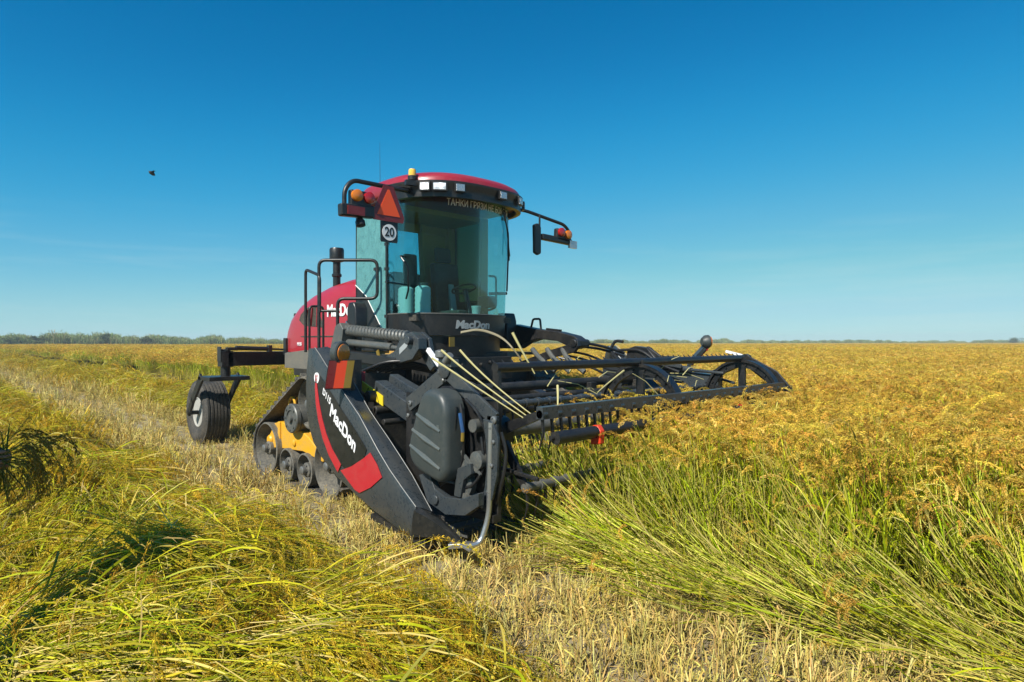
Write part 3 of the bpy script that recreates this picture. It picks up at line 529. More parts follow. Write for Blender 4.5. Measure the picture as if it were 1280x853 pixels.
# --- reel
RC, RZ, RR = 3.27, 1.02, .50
reel = part('reel', MB().cyl((-2.0, RC, RZ), (2.10, RC, RZ), .055, n=20), MT['greymetal'], Hd)
for k in range(5):
    a = R(90 - 72 * k + 2); y, z = RC + RR * math.cos(a), RZ + RR * math.sin(a)
    mm = MB(); mm.tube([(-1.98, y, z), (2.10, y, z)], .040 if k == 0 else .032, 12)
    if k == 1: mm.box(-1.98, 2.10, y - .03, y + .035, z - .035, z + .055)
    for j in range(27 if k else 0): xx = -1.95 + j * .155; mm.cyl((xx - .022, y, z), (xx + .022, y, z), .042, n=10)
    b = part('reel_bat', mm, MT['black'] if k == 0 else (MT['panel'] if k in (1, 4) else MT['greymetal']), reel)
    mm = MB()
    for j in range(41):
        xx = -1.95 + j * .1; dy = .03
        if k == 0: mm.bar((xx, y, z), (xx, y - .06, z + .06), .018, .014, w1=.008, h1=.006); continue
        mm.bar((xx, y, z - .02), (xx, y + dy * .4, z - .14), .022, .016, w1=.016); mm.bar((xx, y + dy * .4, z - .14), (xx, y - .03, z - .27), .016, .014, w1=.008, h1=.006)
    part('tine_row', mm, MT['black'], reel)
def disc(x, th=.022):
    mm = MB(); n = 60; c = lambda r: [(RC + r * math.cos(2 * math.pi * k / n), RZ + r * math.sin(2 * math.pi * k / n)) for k in range(n)]
    mm.ringplate(c(.47), c(.385), 'x', x - th, x + th); mm.ringplate(c(.16), c(.05), 'x', x - th, x + th); mm.ringplate(c(.485), c(.455), 'x', x - th * 2.4, x + th * 2.4)
    for k in range(5):
        a = R(90 - 72 * k); p = lambda r: (x, RC + r * math.cos(a), RZ + r * math.sin(a)); mm.bar(p(.12), p(.42), .085, th * 1.6, (1, 0, 0)); mm.bar(p(.40), p(.52), .07, th * 1.5, (1, 0, 0))
    for k in range(20):
        a = R(18 * k + 9); mm.cyl((x - th * 1.9, RC + .425 * math.cos(a), RZ + .425 * math.sin(a)), (x + th * 1.5, RC + .425 * math.cos(a), RZ + .425 * math.sin(a)), .011, n=6)
    o = part('reel_disc', mm, MT['black'], reel); return o
for x in (-.05, 2.06): disc(x)
m = MB()
for k in range(5): a = R(92 - 72 * k); m.bar((-1.96, RC + .05 * math.cos(a), RZ + .05 * math.sin(a)), (-1.96, RC + .50 * math.cos(a), RZ + .50 * math.sin(a)), .09, .03, (1, 0, 0), w1=.06)
m.cyl((-2.02, RC, RZ), (-1.9, RC, RZ), .12); part('reel_spider', m, MT['black'], reel)
# flipped-down tube with orange end shields, just ahead of the front bat
m = MB(); y1, z1 = 3.87, 1.03
for a, b in ((-1.95, -1.50), (-1.42, -.45), (-.37, .78), (.86, 2.0)): m.tube([(a, y1, z1), (b, y1, z1)], .048, 14)
m.tube([(-1.98, y1 - .02, z1), (2.05, y1 - .02, z1)], .018, 8); part('reel_tube', m, MT['black'], reel)
m = MB()
for x in (-1.50, -.42, .80): m.prism([(y1 - .05, z1 - .10), (y1 + .05, z1 - .09), (y1 + .055, z1 + .01), (y1 + .02, z1 + .055), (y1 - .03, z1 + .05)], 'x', x, x + .055)
pieces('orange_shield', m, MT['orange2'], reel, .01)
# side plates of the reel arms: two legs from an apex
def legs(x, ap, fr, bk, dn, th, mat):
    mm = MB(); (ay, az), (fy, fz), (by, bz) = ap, fr, bk
    mm.bar((x, ay - .03, az), (x, fy, fz), .115, th, (1, 0, 0)); mm.bar((x, ay + .02, az - .02), (x, by, bz), .13, th, (1, 0, 0)); mm.lathe([(.075, -th), (.075, th), (.02, th + .01)], (x, ay, az), (-1, 0, 0), 24)
    mm.bar((x, fy - .03, fz + .03), (x, dn[0], dn[1]), .11, th, (1, 0, 0)); o = part('reel_arm_plate', mm, mat, Hd, .006)
    q = MB()
    for (yy, zz, r_) in ((ay, az + .0, .035), (ay - .02, az - .09, .016), (ay + .06, az + .03, .02), (ay - .07, az - .02, .02), (fy, fz, .03), (fy + .02, fz - .09, .016), (by + .05, bz + .02, .024), (by + .02, bz - .09, .02)): q.lathe([(r_, 0), (r_, .012), (r_ * .5, .018), (r_ * .4, .010)], (x - th / 2, yy, zz), (-1, 0, 0), 12)
    pieces('bolt', q, MT['worn'], o); return o
legs(-2.14, (2.84, 1.50), (3.44, 1.14), (2.30, 1.17), (3.40, .66), .03, MT['panel'])
m = MB(); m.bar((2.20, 3.24, 1.52), (2.20, 3.62, 1.33), .09, .03, (1, 0, 0)); m.bar((2.20, 3.60, 1.34), (2.20, 3.76, 1.16), .10, .03, (1, 0, 0)); m.bar((2.20, 3.25, 1.45), (2.20, 3.50, 1.27), .045, .03, (1, 0, 0)); m.bar((2.20, 3.76, 1.2), (2.20, 3.80, 1.02), .10, .06, (1, 0, 0)); m.bar((2.20, 3.26, 1.5), (2.20, 2.8, 1.30), .10, .03, (1, 0, 0)); m.lathe([(.07, -.03), (.07, .03)], (2.2, 3.25, 1.5), (1, 0, 0)); m.box(2.17, 2.24, 2.9, 3.7, .4, 1.05)
part('reel_arm_plate', m, MT['black'], Hd, .006)
m = MB(); m.bar((2.17, 3.0, 1.60), (2.17, 3.22, 1.55), .025, .03); m.bar((-2.15, 2.60, 1.66), (-2.15, 2.76, 1.53), .028, .035); m.bar((-2.15, 2.74, 1.545), (-2.15, 2.84, 1.50), .02, .03); pieces('white_pointer', m, MT['decal'], Hd)
# hub fittings on the near apex
m = MB(); m.lathe([(.03, 0), (.045, .01), (.045, .06), (.02, .07)], (-2.2, 2.84, 1.59), (0, 0, 1), 14); m.cyl((-2.2, 2.90, 1.56), (-2.2, 2.97, 1.62), .03, n=10); m.box(-2.18, -2.1, 2.78, 2.95, 1.52, 1.58); part('pivot_fitting', m, MT['worn'], Hd, .004)
# --- near end: drive housing, ribbed cover, hanging hoses
m = MB(); m.box(-2.10, -2.06, 2.2, 3.42, .42, 1.28); m.box(-2.15, -2.06, 2.2, 3.42, .36, .42);
m.bar((-2.0, 3.3, .75), (-2.0, 3.75, .72), .03, .03); part('end_sheet', m, MT['black'], Hd, .006)
m = MB(); m.prism([(3.33, 1.14), (3.44, 1.13), (3.50, 1.02), (3.49, .74), (3.44, .56), (3.36, .44), (3.29, .45), (3.35, .62), (3.38, .80), (3.36, 1.0)], 'x', -2.175, -2.15); ep = part('end_plate', m, MT['panel'], Hd, .005)
m = MB()
for (yy, zz) in ((3.42, 1.08), (3.46, .98), (3.44, .80), (3.40, .60), (3.33, .48)): m.lathe([(.016, 0), (.016, .012), (.008, .016)], (-2.175, yy, zz), (-1, 0, 0), 8)
pieces('bolt', m, MT['worn'], ep)
m = MB(); m.tube(fillet([(-2.12, 3.48, 1.05), (-2.10, 3.52, .9), (-2.12, 3.50, .70), (-2.1, 3.40, .5)], .1), .014, 8); m.tube(fillet([(-2.14, 2.72, .52), (-2.2, 2.95, .62), (-2.2, 3.2, .58), (-2.16, 3.34, .75), (-2.16, 3.3, 1.0)], .12), .013, 8); pieces('drive_hose', m, MT['blackplastic'], Hd)
m = MB(); m.bar((-2.20, 2.98, .95), (-2.20, 3.34, .72), .02, .012); m.bar((-2.2, 3.06, .60), (-2.2, 3.18, .80), .05, .03, (1, 0, 0)); m.cyl((-2.22, 3.16, .52), (-2.06, 3.16, .52), .035, n=12); m.cyl((-2.2, 3.24, 1.08), (-2.06, 3.24, 1.08), .05, n=14); pieces('drive_bracket', m, MT['greymetal'], Hd)
m = MB(); m.prism([(2.62, .62), (2.74, .42), (2.98, .36), (3.22, .40), (3.38, .50), (3.38, .60), (3.18, .52), (2.98, .50), (2.84, .54), (2.76, .66)], 'x', -2.26, -2.2); m.prism([(3.06, .52), (3.10, .74), (3.26, .80), (3.27, .72), (3.18, .66), (3.14, .52)], 'x', -2.24, -2.18); m.lathe([(.04, 0), (.04, .02), (.02, .025)], (-2.26, 2.86, .46), (-1, 0, 0), 16); part('end_bracket', m, MT['panel'], Hd, .006)
m = MB(); m.lathe([(.10, 0), (.10, .05), (.08, .06), (.03, .06)], (-2.14, 3.12, .62), (-1, 0, 0), 24); m.lathe([(.07, 0), (.07, .06), (.03, .07)], (-2.14, 3.28, .82), (-1, 0, 0), 20); m.bar((-2.2, 3.0, .93), (-2.2, 3.30, .74), .012, .03); pieces('drive_pulley', m, MT['greymetal'], Hd)
def slab(outline, x0, x1, r=.06, steps=4):      # a moulded cover: outline (f, z), bulging towards x1
    cy = sum(p[0] for p in outline) / len(outline); cz = sum(p[1] for p in outline) / len(outline); rings = [[(x0, p[0], p[1]) for p in outline]]
    for k in range(steps + 1):
        a = k / steps * math.pi / 2; sh = (1 - math.cos(a)) * r; xx = x1 - (r * (1 - math.sin(a))) * (1 if x1 > x0 else -1)
        def ins(p):
            d = math.hypot(p[0] - cy, p[1] - cz); s_ = (d - sh) / d; return (xx, cy + (p[0] - cy) * s_, cz + (p[1] - cz) * s_)
        rings.append([ins(p) for p in outline])
    return MB().loft(rings)
ol = [tuple(p[:2]) for p in fillet([(2.60, .90, 0), (2.74, 1.24, 0), (2.84, 1.36, 0), (3.04, 1.33, 0), (3.11, 1.22, 0), (3.11, .70, 0), (3.03, .62, 0), (2.72, .68, 0), (2.61, .76, 0)], .09, 4, True)]
cv = part('reel_drive_cover', slab(ol, -2.17, -2.36, .055), MT['cover'], Hd, ang=50)
m = MB()
for (y0, z0, y1_, z1_) in ((2.73, 1.14, 3.04, 1.03), (2.67, 1.01, 3.04, .89), (2.64, .88, 3.04, .74)): m.tube([(-2.350, y0, z0), (-2.358, (y0 + y1_) / 2, (z0 + z1_) / 2), (-2.35, y1_, z1_)], [.018, .024, .018], 8)
m.box(-2.362, -2.35, 3.0, 3.03, 1.04, 1.08); pieces('cover_rib', m, MT['coverhighlight'], cv)
m = MB()
for (yy, zz) in ((2.97, 1.28), (3.05, 1.1), (3.05, .72), (2.74, 1.12)): m.lathe([(.014, 0), (.014, .01), (.008, .012)], (-2.34, yy, zz), (-1, 0, 0), 10)
pieces('cover_bolt', m, MT['worn'], cv)
m = MB(); m.tube(fillet([(-2.22, 3.12, 1.24), (-2.24, 3.18, 1.1), (-2.22, 3.16, .9), (-2.2, 3.10, .72)], .12), .010, 8); m.tube(fillet([(-2.25, 3.10, 1.22), (-2.27, 3.10, 1.0), (-2.2, 3.05, .80)], .12), .014, 8); m.tube(fillet([(-2.2, 3.16, 1.28), (-2.2, 3.3, 1.2), (-2.15, 3.36, 1.0)], .1), .012, 8); pieces('drive_hose', m, MT['blackplastic'], Hd)
m = MB(); m.tube([(-2.24, 3.14, 1.17), (-2.25, 3.17, 1.10), (-2.24, 3.175, 1.03)], .016, 8); hz = part('blue_hose_sleeve', m, MT['blue'], Hd)
m = MB(); m.tube([(-2.24, 3.175, 1.03), (-2.24, 3.17, .96)], .015, 8); part('brass_fitting', m, MT['gold'], hz)
# --- divider shields
Lo = [(.955, 1.655), (.90, 1.44), (.87, 1.24), (.885, 1.03), (.93, .87), (1.03, .72), (1.19, .60), (1.50, .455), (1.85, .345), (2.20, .25), (2.50, .185), (2.76, .155)]
Ri = [(1.08, 1.66), (1.19, 1.585), (1.33, 1.48), (1.46, 1.39), (1.60, 1.28), (1.76, 1.175), (1.93, 1.06), (2.08, .93), (2.24, .79), (2.42, .65), (2.62, .52), (2.80, .41)]
In = [(1.12, 1.64), (1.24, 1.54), (1.38, 1.42), (1.50, 1.32), (1.64, 1.20), (1.78, 1.08), (1.95, .96), (2.11, .85), (2.30, .71), (2.46, .59), (2.64, .46), (2.80, .35)]
def shield(s, x0):
    X = lambda d: x0 + s * d; mm = MB(); rings = []
    for k in range(len(Lo)):
        lo, ri, inn = Lo[k], Ri[k], In[k]; wd = .20 if k < 10 else .20 - .02 * (k - 9); step = -.06 if 3 < k < 6 else 0
        mid = lambda t: (lo[0] + (ri[0] - lo[0]) * t, lo[1] + (ri[1] - lo[1]) * t)
        rings.append([(X(.05), *mid(-.005)), (X(.012), *mid(.012)), (X(0), *mid(.06)), (X(-.004), *mid(.5)), (X(0), *mid(.93)), (X(.008), *mid(.985)), (X(.03), *mid(1.0)), (X(wd * .6), inn[0] - .01, inn[1] + .035 + step * .3), (X(wd), *inn), (X(wd), inn[0] - .04, inn[1] - .06), (X(.10), *mid(.5))])
    mm.loft(rings); sh = part('divider_shield', mm, MT['panel'], Hd, ang=45)
    part('ridge_highlight', MB().tube([(X(.004), p[0] + .006, p[1] + .008) for p in Ri], .0045, 6), MT['worn'], sh); part('edge_highlight', MB().tube([(X(.20 if i_ < 10 else .2 - .02 * (i_ - 9)), p[0] + .004, p[1] + .006) for i_, p in enumerate(In)], .004, 6), MT['worn'], sh)  # light tubes added to carry the highlights along both shield ridges
    nose = MB(); k = len(Lo) - 1; rg = []
    for t in (0, .12, .35, .6, .8, .93, 1.0):
        e = 1 - t ** 1.3 * .88; tip = (3.30, .225); lo, ri, inn = Lo[k], Ri[k], In[k]
        f_ = lambda p, xx: (x0 + s * (.09 + (xx - .09) * e), p[0] * (1 - t) + tip[0] * t, (p[1] * (1 - t) + tip[1] * t) + (.022 * math.sin(math.pi * t) if p is not lo else 0))
        mid = lambda q: (lo[0] + (ri[0] - lo[0]) * q, lo[1] + (ri[1] - lo[1]) * q)
        rg.append([f_(lo, .05), f_(mid(.06), -.012), f_(mid(.5), -.018), f_(mid(.93), -.012), f_(ri, .03), f_(inn, .15), f_((inn[0], inn[1] - .06), .16), f_(mid(.4), .12)])
    nose.loft(rg); part('divider_nose', nose, MT['paneldark'], sh, ang=40)
    q = MB(); q.bar((x0 + s * .03, 3.20, .20), (x0 + s * .14, 3.34, .215), .09, .035, w1=.05); q.bar((x0 + s * .06, 3.30, .22), (x0 + s * .06, 3.42, .205), .03, .02); part('tip_shoe', q, MT['bright'], sh, .004)
    q = MB(); q.bar((x0 + s * .08, 2.1, .20), (x0 + s * .08, 2.9, .13), .12, .05); q.bar((x0 + s * .1, 1.3, .7), (x0 + s * .2, 2.2, .5), .06, .08); part('divider_strut', q, MT['blackd'], sh)
    return sh
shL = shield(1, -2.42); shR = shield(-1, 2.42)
m = MB(); m.box(-2.24, -2.14, 1.0, 1.5, .6, 1.55); part('shield_mount', m, MT['blackd'], Hd)
XD = -2.4285
def strip(pl, th=.002): return MB().prism(pl, 'x', XD, XD + .004 - .006)
# black lettering area, red stripe, red block
area = [(1.165, 1.30), (1.20, 1.40), (1.62, 1.11), (1.90, .92), (2.08, .785), (2.03, .70), (1.73, .55), (1.58, .60), (1.40, .80), (1.27, 1.0)]
part('dark_panel', MB().prism(area, 'x', XD + .002, XD), MT['paneldark'], shL)
ctr = [(1.135, 1.40), (1.14, 1.27), (1.17, 1.12), (1.225, .97), (1.31, .82), (1.43, .68), (1.60, .55)]; m = MB()
wd = [.012, .05, .075, .085, .09, .095, .10]; A, B = [], []
for i, (p, w_) in enumerate(zip(ctr, wd)):
    a, b = ctr[max(i - 1, 0)], ctr[min(i + 1, 6)]; dx, dy = b[0] - a[0], b[1] - a[1]; l = math.hypot(dx, dy); A.append((p[0] - dy / l * w_ / 2, p[1] + dx / l * w_ / 2)); B.append((p[0] + dy / l * w_ / 2, p[1] - dx / l * w_ / 2))
part('red_stripe', MB().loft([[(XD, *a), (XD, *b), (XD - .003, *b), (XD - .003, *a)] for a, b in zip(A, B)]), MT['reddecal'], shL)
part('red_block', MB().prism([(1.62, .535), (1.82, .60), (2.03, .70), (2.14, .765), (2.25, .68), (2.33, .58), (2.15, .465), (1.96, .385), (1.88, .40)], 'x', XD, XD - .003), MT['reddecal'], shL)
rd, ru = V(.84, -.543).normalized(), V(.543, .84).normalized(); UD = V(.30, .95).normalized()
def onpanel(o, sk=0.0): return lambda u, v, w_: (XD - .002 - w_, o[0] + rd.x * u + UD.x * v, o[1] + rd.y * u + UD.y * v)
text('lettering', 'MacDon', MT['decal'], onpanel((1.665, .93)), shL, .165, .005, 0, .0015, 'CENTER', .90, fit=.55)
text('model_number', 'D115', MT['decal'], onpanel((1.36, 1.20)), shL, .085, .002, 0, .0015, 'CENTER', .72, fit=.18)
m = MB(); m.lathe([(.001, .006), (.052, .006), (.052, 0)], (XD + .003, 1.15, 1.37), (-1, 0, 0), 28); em = part('round_sticker', m, MT['decal'], shL)
m = MB()
for i in range(5):
    h = .035 - abs(i - 2) * .004
    m.prism([(1.15 - .03, 1.37 + .024 - .014 * i), (1.15 + .034 - .006 * i, 1.37 + .024 - .014 * i), (1.15 + .034 - .006 * i, 1.37 + .030 - .014 * i), (1.15 - .03, 1.37 + .030 - .014 * i)], 'x', XD - .0032, XD - .0042)
part('sticker_mark', m, MT['reddecal'], em)
# --- transport lights on both ends
def tlight(s, x, y, z, tilt):
    LN = V(s * .36, .93, -.03).normalized(); mm = MB(); mm.tube([(x + s * .16, y - .1, z - .35), (x + s * .06, y - .05, z - .05)], .03, 8); mm.lathe([(.06, -.10), (.105, -.06), (.11, 0), (.10, .01)], (x, y, z), LN, 24); st = part('transport_light', mm, MT['cover'], Hd)
    mm = MB(); mm.lathe([(.085, 0), (.082, .010), (.05, .016)], V(x, y, z) + LN * .008, LN, 24); part('amber_lens', mm, MT['amber'], st)
    # reflector board below the light, facing forward and outward, in three stripes
    d = V(s * .94, .34, 0); n_ = V(-s * .34, .94, 0); c = V(x - s * .02, y + .01, z - .19) + n_ * .02
    for (a, b, mt) in ((-.125, -.055, 'darkred2'), (-.055, .035, 'orange2'), (.035, .10, 'gold')):
        q = MB(); vs = []
        for (u, vv) in ((a, -.13), (b, -.13), (b, .12), (a, .12)):
            for w_ in (0, .006): p = c + d * (u + vv * .15) + n_ * w_; vs.append((p.x, p.y, p.z + vv))
        q.add(vs, [(0, 2, 4, 6), (1, 3, 5, 7), (0, 1, 3, 2), (2, 3, 5, 4), (4, 5, 7, 6), (6, 7, 1, 0)]); part('reflector_stripe', q, MT[mt], st)
    q = MB(); vs = []
    for (u, vv) in ((-.13, -.14), (.105, -.14), (.105, .13), (-.13, .13)):
        for w_ in (-.02, -.002): p = c + d * (u + vv * .15) + n_ * w_; vs.append((p.x, p.y, p.z + vv))
    q.add(vs, [(0, 2, 4, 6), (1, 3, 5, 7), (0, 1, 3, 2), (2, 3, 5, 4), (4, 5, 7, 6), (6, 7, 1, 0)]); part('reflector_board', q, MT['black'], st)
tlight(1, -2.43, 1.66, 1.62, 0)
m = MB(); m.lathe([(.05, -.09), (.085, -.05), (.09, .0), (.08, .01)], (2.30, 2.68, 1.72), (.8, .6, 0), 20); st = part('transport_light', m, MT['cover'], Hd)
m = MB(); m.lathe([(.076, 0), (.07, .02), (.04, .03)], V(2.30, 2.68, 1.72) + V(.8, .6, 0) * .008, (.8, .6, 0), 20); part('amber_lens', m, MT['amber'], st)
m = MB(); m.bar((2.28, 2.40, 1.42), (2.29, 2.64, 1.66), .04, .16, (.7, -.7, 0)); part('reflector_board', m, MT['cover'], st)
m = MB(); m.bar((2.305, 2.44, 1.43), (2.315, 2.67, 1.65), .012, .14, (.7, -.7, 0)); part('reflector_stripe', m, MT['reddecal'], st)
# --- divider rod: bright bent bar from the shoe up to the end frame
m = MB(); m.tube(fillet([(-2.36, 3.34, .215), (-2.24, 3.38, .22), (-2.17, 3.40, .42), (-2.17, 3.42, 1.12)], .16, 8), .021, 12); part('divider_rod', m, MT['bright'], Hd)

# ================================================================== straw caught on the reel, bird, person with a sheaf
straw = paint('dry_straw', (.50, .45, .20), .6, dust=.3, dcol=(.5, .38, .12), scale=12)
ST = [((-1.90, 3.62, 1.12), (-2.16, 3.20, 1.44), (-2.30, 2.98, 1.66), .009, 'upper of the two long straws leaning left over the reel end'),
      ((-1.94, 3.60, 1.12), (-2.25, 3.25, 1.42), (-2.42, 3.02, 1.60), .009, 'lowest of the straws leaning left towards the grey ribbed drive cover'),
      ((-1.86, 3.60, 1.14), (-2.05, 3.22, 1.42), (-2.17, 3.05, 1.66), .009, 'steepest of the straws leaning left in front of the dark cab sill'),
      ((-1.58, 3.30, 1.46), (-1.66, 3.25, 1.62), (-1.72, 3.18, 1.80), .012, 'thick upright straw stuck on top of the reel tube below the cab'),
      ((-1.70, 3.66, 1.15), (-1.62, 3.60, 1.26), (-1.52, 3.5, 1.37), .010, 'short straw leaning right on the front bat of the reel'),
      ((-.95, 3.45, 1.28), (-.72, 3.40, 1.36), (-.42, 3.34, 1.45), .009, 'short straw lying across the reel bars between cab and middle disc')]
for a, b, c, r_, lab in ST:
    pts = [V(*a).lerp(V(*b), t).lerp(V(*b).lerp(V(*c), t), t) for t in np.linspace(0, 1, 9)]
    tag(part('straw_stalk', MB().tube(pts, [r_ * (.45 + .55 * t) for t in np.linspace(0, 1, 9)], 6), straw), lab, 'straw', 'straws caught on the reel')
rs_ = random.Random(5)
for k in range(16):
    x0 = rs_.uniform(-1.7, 1.4); a = V(x0, 3.25 + rs_.uniform(-.2, .5), 1.22 + rs_.uniform(-.02, .22)); d = V(rs_.uniform(-1, 1), rs_.uniform(-.5, .5), rs_.uniform(-.15, .5)).normalized() * rs_.uniform(.18, .42)
    tag(part('thin_straw', MB().tube([a, a + d * .5 + V(0, 0, .03), a + d], [.0045, .004, .003], 5), straw), 'thin loose straw caught between the bars of the reel', 'straw', 'thin straws among the reel bars')
m = MB(); pts = fillet([V(-1.64, 3.2, 1.58), V(-1.74, 3.1, 1.76), V(-1.92, 3.0, 1.83), V(-2.08, 2.95, 1.80)], .2, 8); m.loft([[tuple(p + V(0, 0, .010)), tuple(p - V(0, 0, .010)), tuple(p + V(.005, .005, -.004))] for p in pts]); tag(part('straw_leaf', m, paint('tan_leaf', (.36, .31, .20), .7, dust=.2)), 'curled tan straw leaf bent over at the top of the reel below the cab lettering', 'straw')
DB = 14.0; bx, bf, bz = -5.35 + DB * (-.5625 * .7254 + .6884), 7.0 + DB * (-.5625 * .6884 - .7254), 1.73 + DB * 209.5 / 800
m = MB(); m.tube([(bx - .26, bf, bz + .14), (bx - .12, bf, bz + .08), (bx + .12, bf, bz - .06), (bx + .24, bf, bz - .14)], [.04, .16, .15, .03], 8)
for s in (-1, 1): m.loft([[(bx - .08, bf, bz + .08), (bx + .12, bf, bz - .05), (bx + .12, bf + .01, bz - .03)], [(bx - .0, bf + s * .35, bz + .2), (bx + .10, bf + s * .35, bz + .12), (bx + .10, bf + s * .35, bz + .13)], [(bx + .12, bf + s * .6, bz + .12), (bx + .15, bf + s * .6, bz + .1), (bx + .15, bf + s * .6, bz + .11)]])
m.v = [(bx + (p[0] - bx) * .25, bf + (p[1] - bf) * .25, bz + (p[2] - bz) * .25) for p in m.v]; tag(part('bird', m, MT['blackplastic']), 'small dark bird flying high in the sky on the left', 'bird')
# ================================================================== PERSON just left of the frame, holding a sheaf of rice
CT, ST_ = math.cos(R(43.5)), math.sin(R(43.5))
def cf(X, Z, h): return (-5.35 + X * CT + Z * ST_, 7.0 + X * ST_ - Z * CT, h)
def skin(name, J, E, mats, matfn, parent, root=0, sub=2):
    me = bpy.data.meshes.new(name); me.from_pydata([(p[0], -p[1], p[2]) for p, r_ in J], E, []); o = bpy.data.objects.new(name, me); COL.objects.link(o)
    md = o.modifiers.new('skin', 'SKIN'); sb = o.modifiers.new('sub', 'SUBSURF'); sb.levels = sub; sb.render_levels = sub
    if not me.skin_vertices: bpy.context.view_layer.objects.active = o
    sv = me.skin_vertices[0].data
    for i, (p, r_) in enumerate(J): sv[i].radius = (r_, r_) if not isinstance(r_, tuple) else r_; sv[i].use_root = (i == root)
    dg = bpy.context.evaluated_depsgraph_get(); dg.update(); m2 = bpy.data.meshes.new_from_object(o.evaluated_get(dg)); bpy.data.objects.remove(o); m2.name = name
    m2.materials.clear()
    for k in mats: m2.materials.append(k)
    for p in m2.polygons: p.use_smooth = True; p.material_index = matfn(p.center)
    r = bpy.data.objects.new(name, m2); return place(r, parent)
cloth1 = paint('dark_jacket_cloth', (.030, .034, .045), .9, dust=.15, scale=12); cloth2 = paint('dark_trouser_cloth', (.022, .024, .03), .9, dust=.2, scale=12)
skinm = paint('skin', (.30, .15, .10), .5, dust=.05, scale=9); shoe = paint('dark_boot', (.02, .018, .016), .6, dust=.4)
P = thing('person', cf(-2.50, 2.40, 0), 'person in a dark jacket at the left edge, holding out a bunch of rice', 'person')
J = []; E_ = []
def j(X, Z, h, r_, frm=None, fixed=False):
    if not fixed: X, Z = X + .08, Z - .12
    J.append((cf(X, Z, h), r_)); i = len(J) - 1
    if frm is not None: E_.append((frm, i))
    return i
pel = j(-2.58, 2.52, .95, .155); wa = j(-2.57, 2.52, 1.10, .145, pel); ch = j(-2.56, 2.53, 1.32, .165, wa); nk = j(-2.55, 2.54, 1.50, .06, ch); hd0 = j(-2.54, 2.55, 1.57, .06, nk); hd1 = j(-2.53, 2.56, 1.66, .098, hd0); hd2 = j(-2.53, 2.56, 1.74, .085, hd1)
nose = j(-2.44, 2.60, 1.645, .018, hd1)
for s, (fx, fz) in ((1, (-2.60, 2.64)), (-1, (-2.50, 2.38))):
    h_ = j(-2.58 + .02 * s, 2.52 + .095 * s, .90, .105, pel); k_ = j((fx - 2.58) / 2, (fz + 2.52 + .1 * s) / 2, .50, .068, h_); a_ = j(fx, fz, .10, .048, k_); t_ = j(fx + .16, fz + .03, .05, .042, a_)
sh = j(-2.54, 2.69, 1.42, .075, ch); el = j(-2.46, 2.84, 1.20, .055, sh, True); wr = j(-2.30, 2.83, 1.215, .036, el, True); pm = j(-2.235, 2.81, 1.22, .036, wr, True)
for k, dz in enumerate((.032, .011, -.010, -.030)):
    f1 = j(-2.195, 2.785, 1.22 + dz, .0115, pm, True); f2 = j(-2.175, 2.755, 1.222 + dz, .0105, f1, True); f3 = j(-2.20, 2.735, 1.222 + dz, .0095, f2, True); f4 = j(-2.225, 2.745, 1.22 + dz, .008, f3, True)
th = j(-2.255, 2.775, 1.245, .013, pm, True); th2 = j(-2.235, 2.745, 1.262, .011, th, True); th3 = j(-2.205, 2.735, 1.258, .009, th2, True)
sh2 = j(-2.56, 2.36, 1.42, .075, ch); el2 = j(-2.60, 2.28, 1.15, .055, sh2); wr2 = j(-2.50, 2.28, .90, .036, el2); pm2 = j(-2.48, 2.29, .82, .036, wr2)
wrv = V(*cf(-2.30, 2.83, 1.215)); hv = V(*cf(-2.235, 2.81, 1.22))
def pmf(c):
    q = V(c.x, -c.y, c.z); X = (q.x + 5.35) * CT + (q.y - 7.0) * ST_
    if q.z > 1.50: return 2
    if X > -2.285 and q.z > 1.1: return 2
    if q.z < .88 and X > -2.45 and q.z > .74 and (q - V(*cf(-2.40, 2.17, .82))).length < .1: return 2
    if q.z < .12: return 3
    return 1 if q.z < .93 else 0
skin('body', J, E_, [cloth1, cloth2, skinm, shoe], pmf, P)
m = MB(); c = V(*cf(-2.46, 2.43, 1.70))
m.lathe([(.0, .105), (.06, .098), (.10, .06), (.112, .0), (.115, -.02)][::-1], c, (0, 0, 1), 24); m.lathe([(.113, -.015), (.113, -.025), (.28, -.06), (.28, -.05)], c + V(*cf(.03, .02, 0)) - V(*cf(0, 0, 0)), (0, 0, 1), 24); part('shade_hat', m, cloth2, P)  # unseen hat, its wide brim added to shade the sheaf
m = MB(); m.tube([cf(-2.40, 2.85, 1.207), cf(-2.33, 2.84, 1.213), cf(-2.285, 2.827, 1.216)], [.062, .058, .052], 14); part('sleeve', m, cloth1, P)

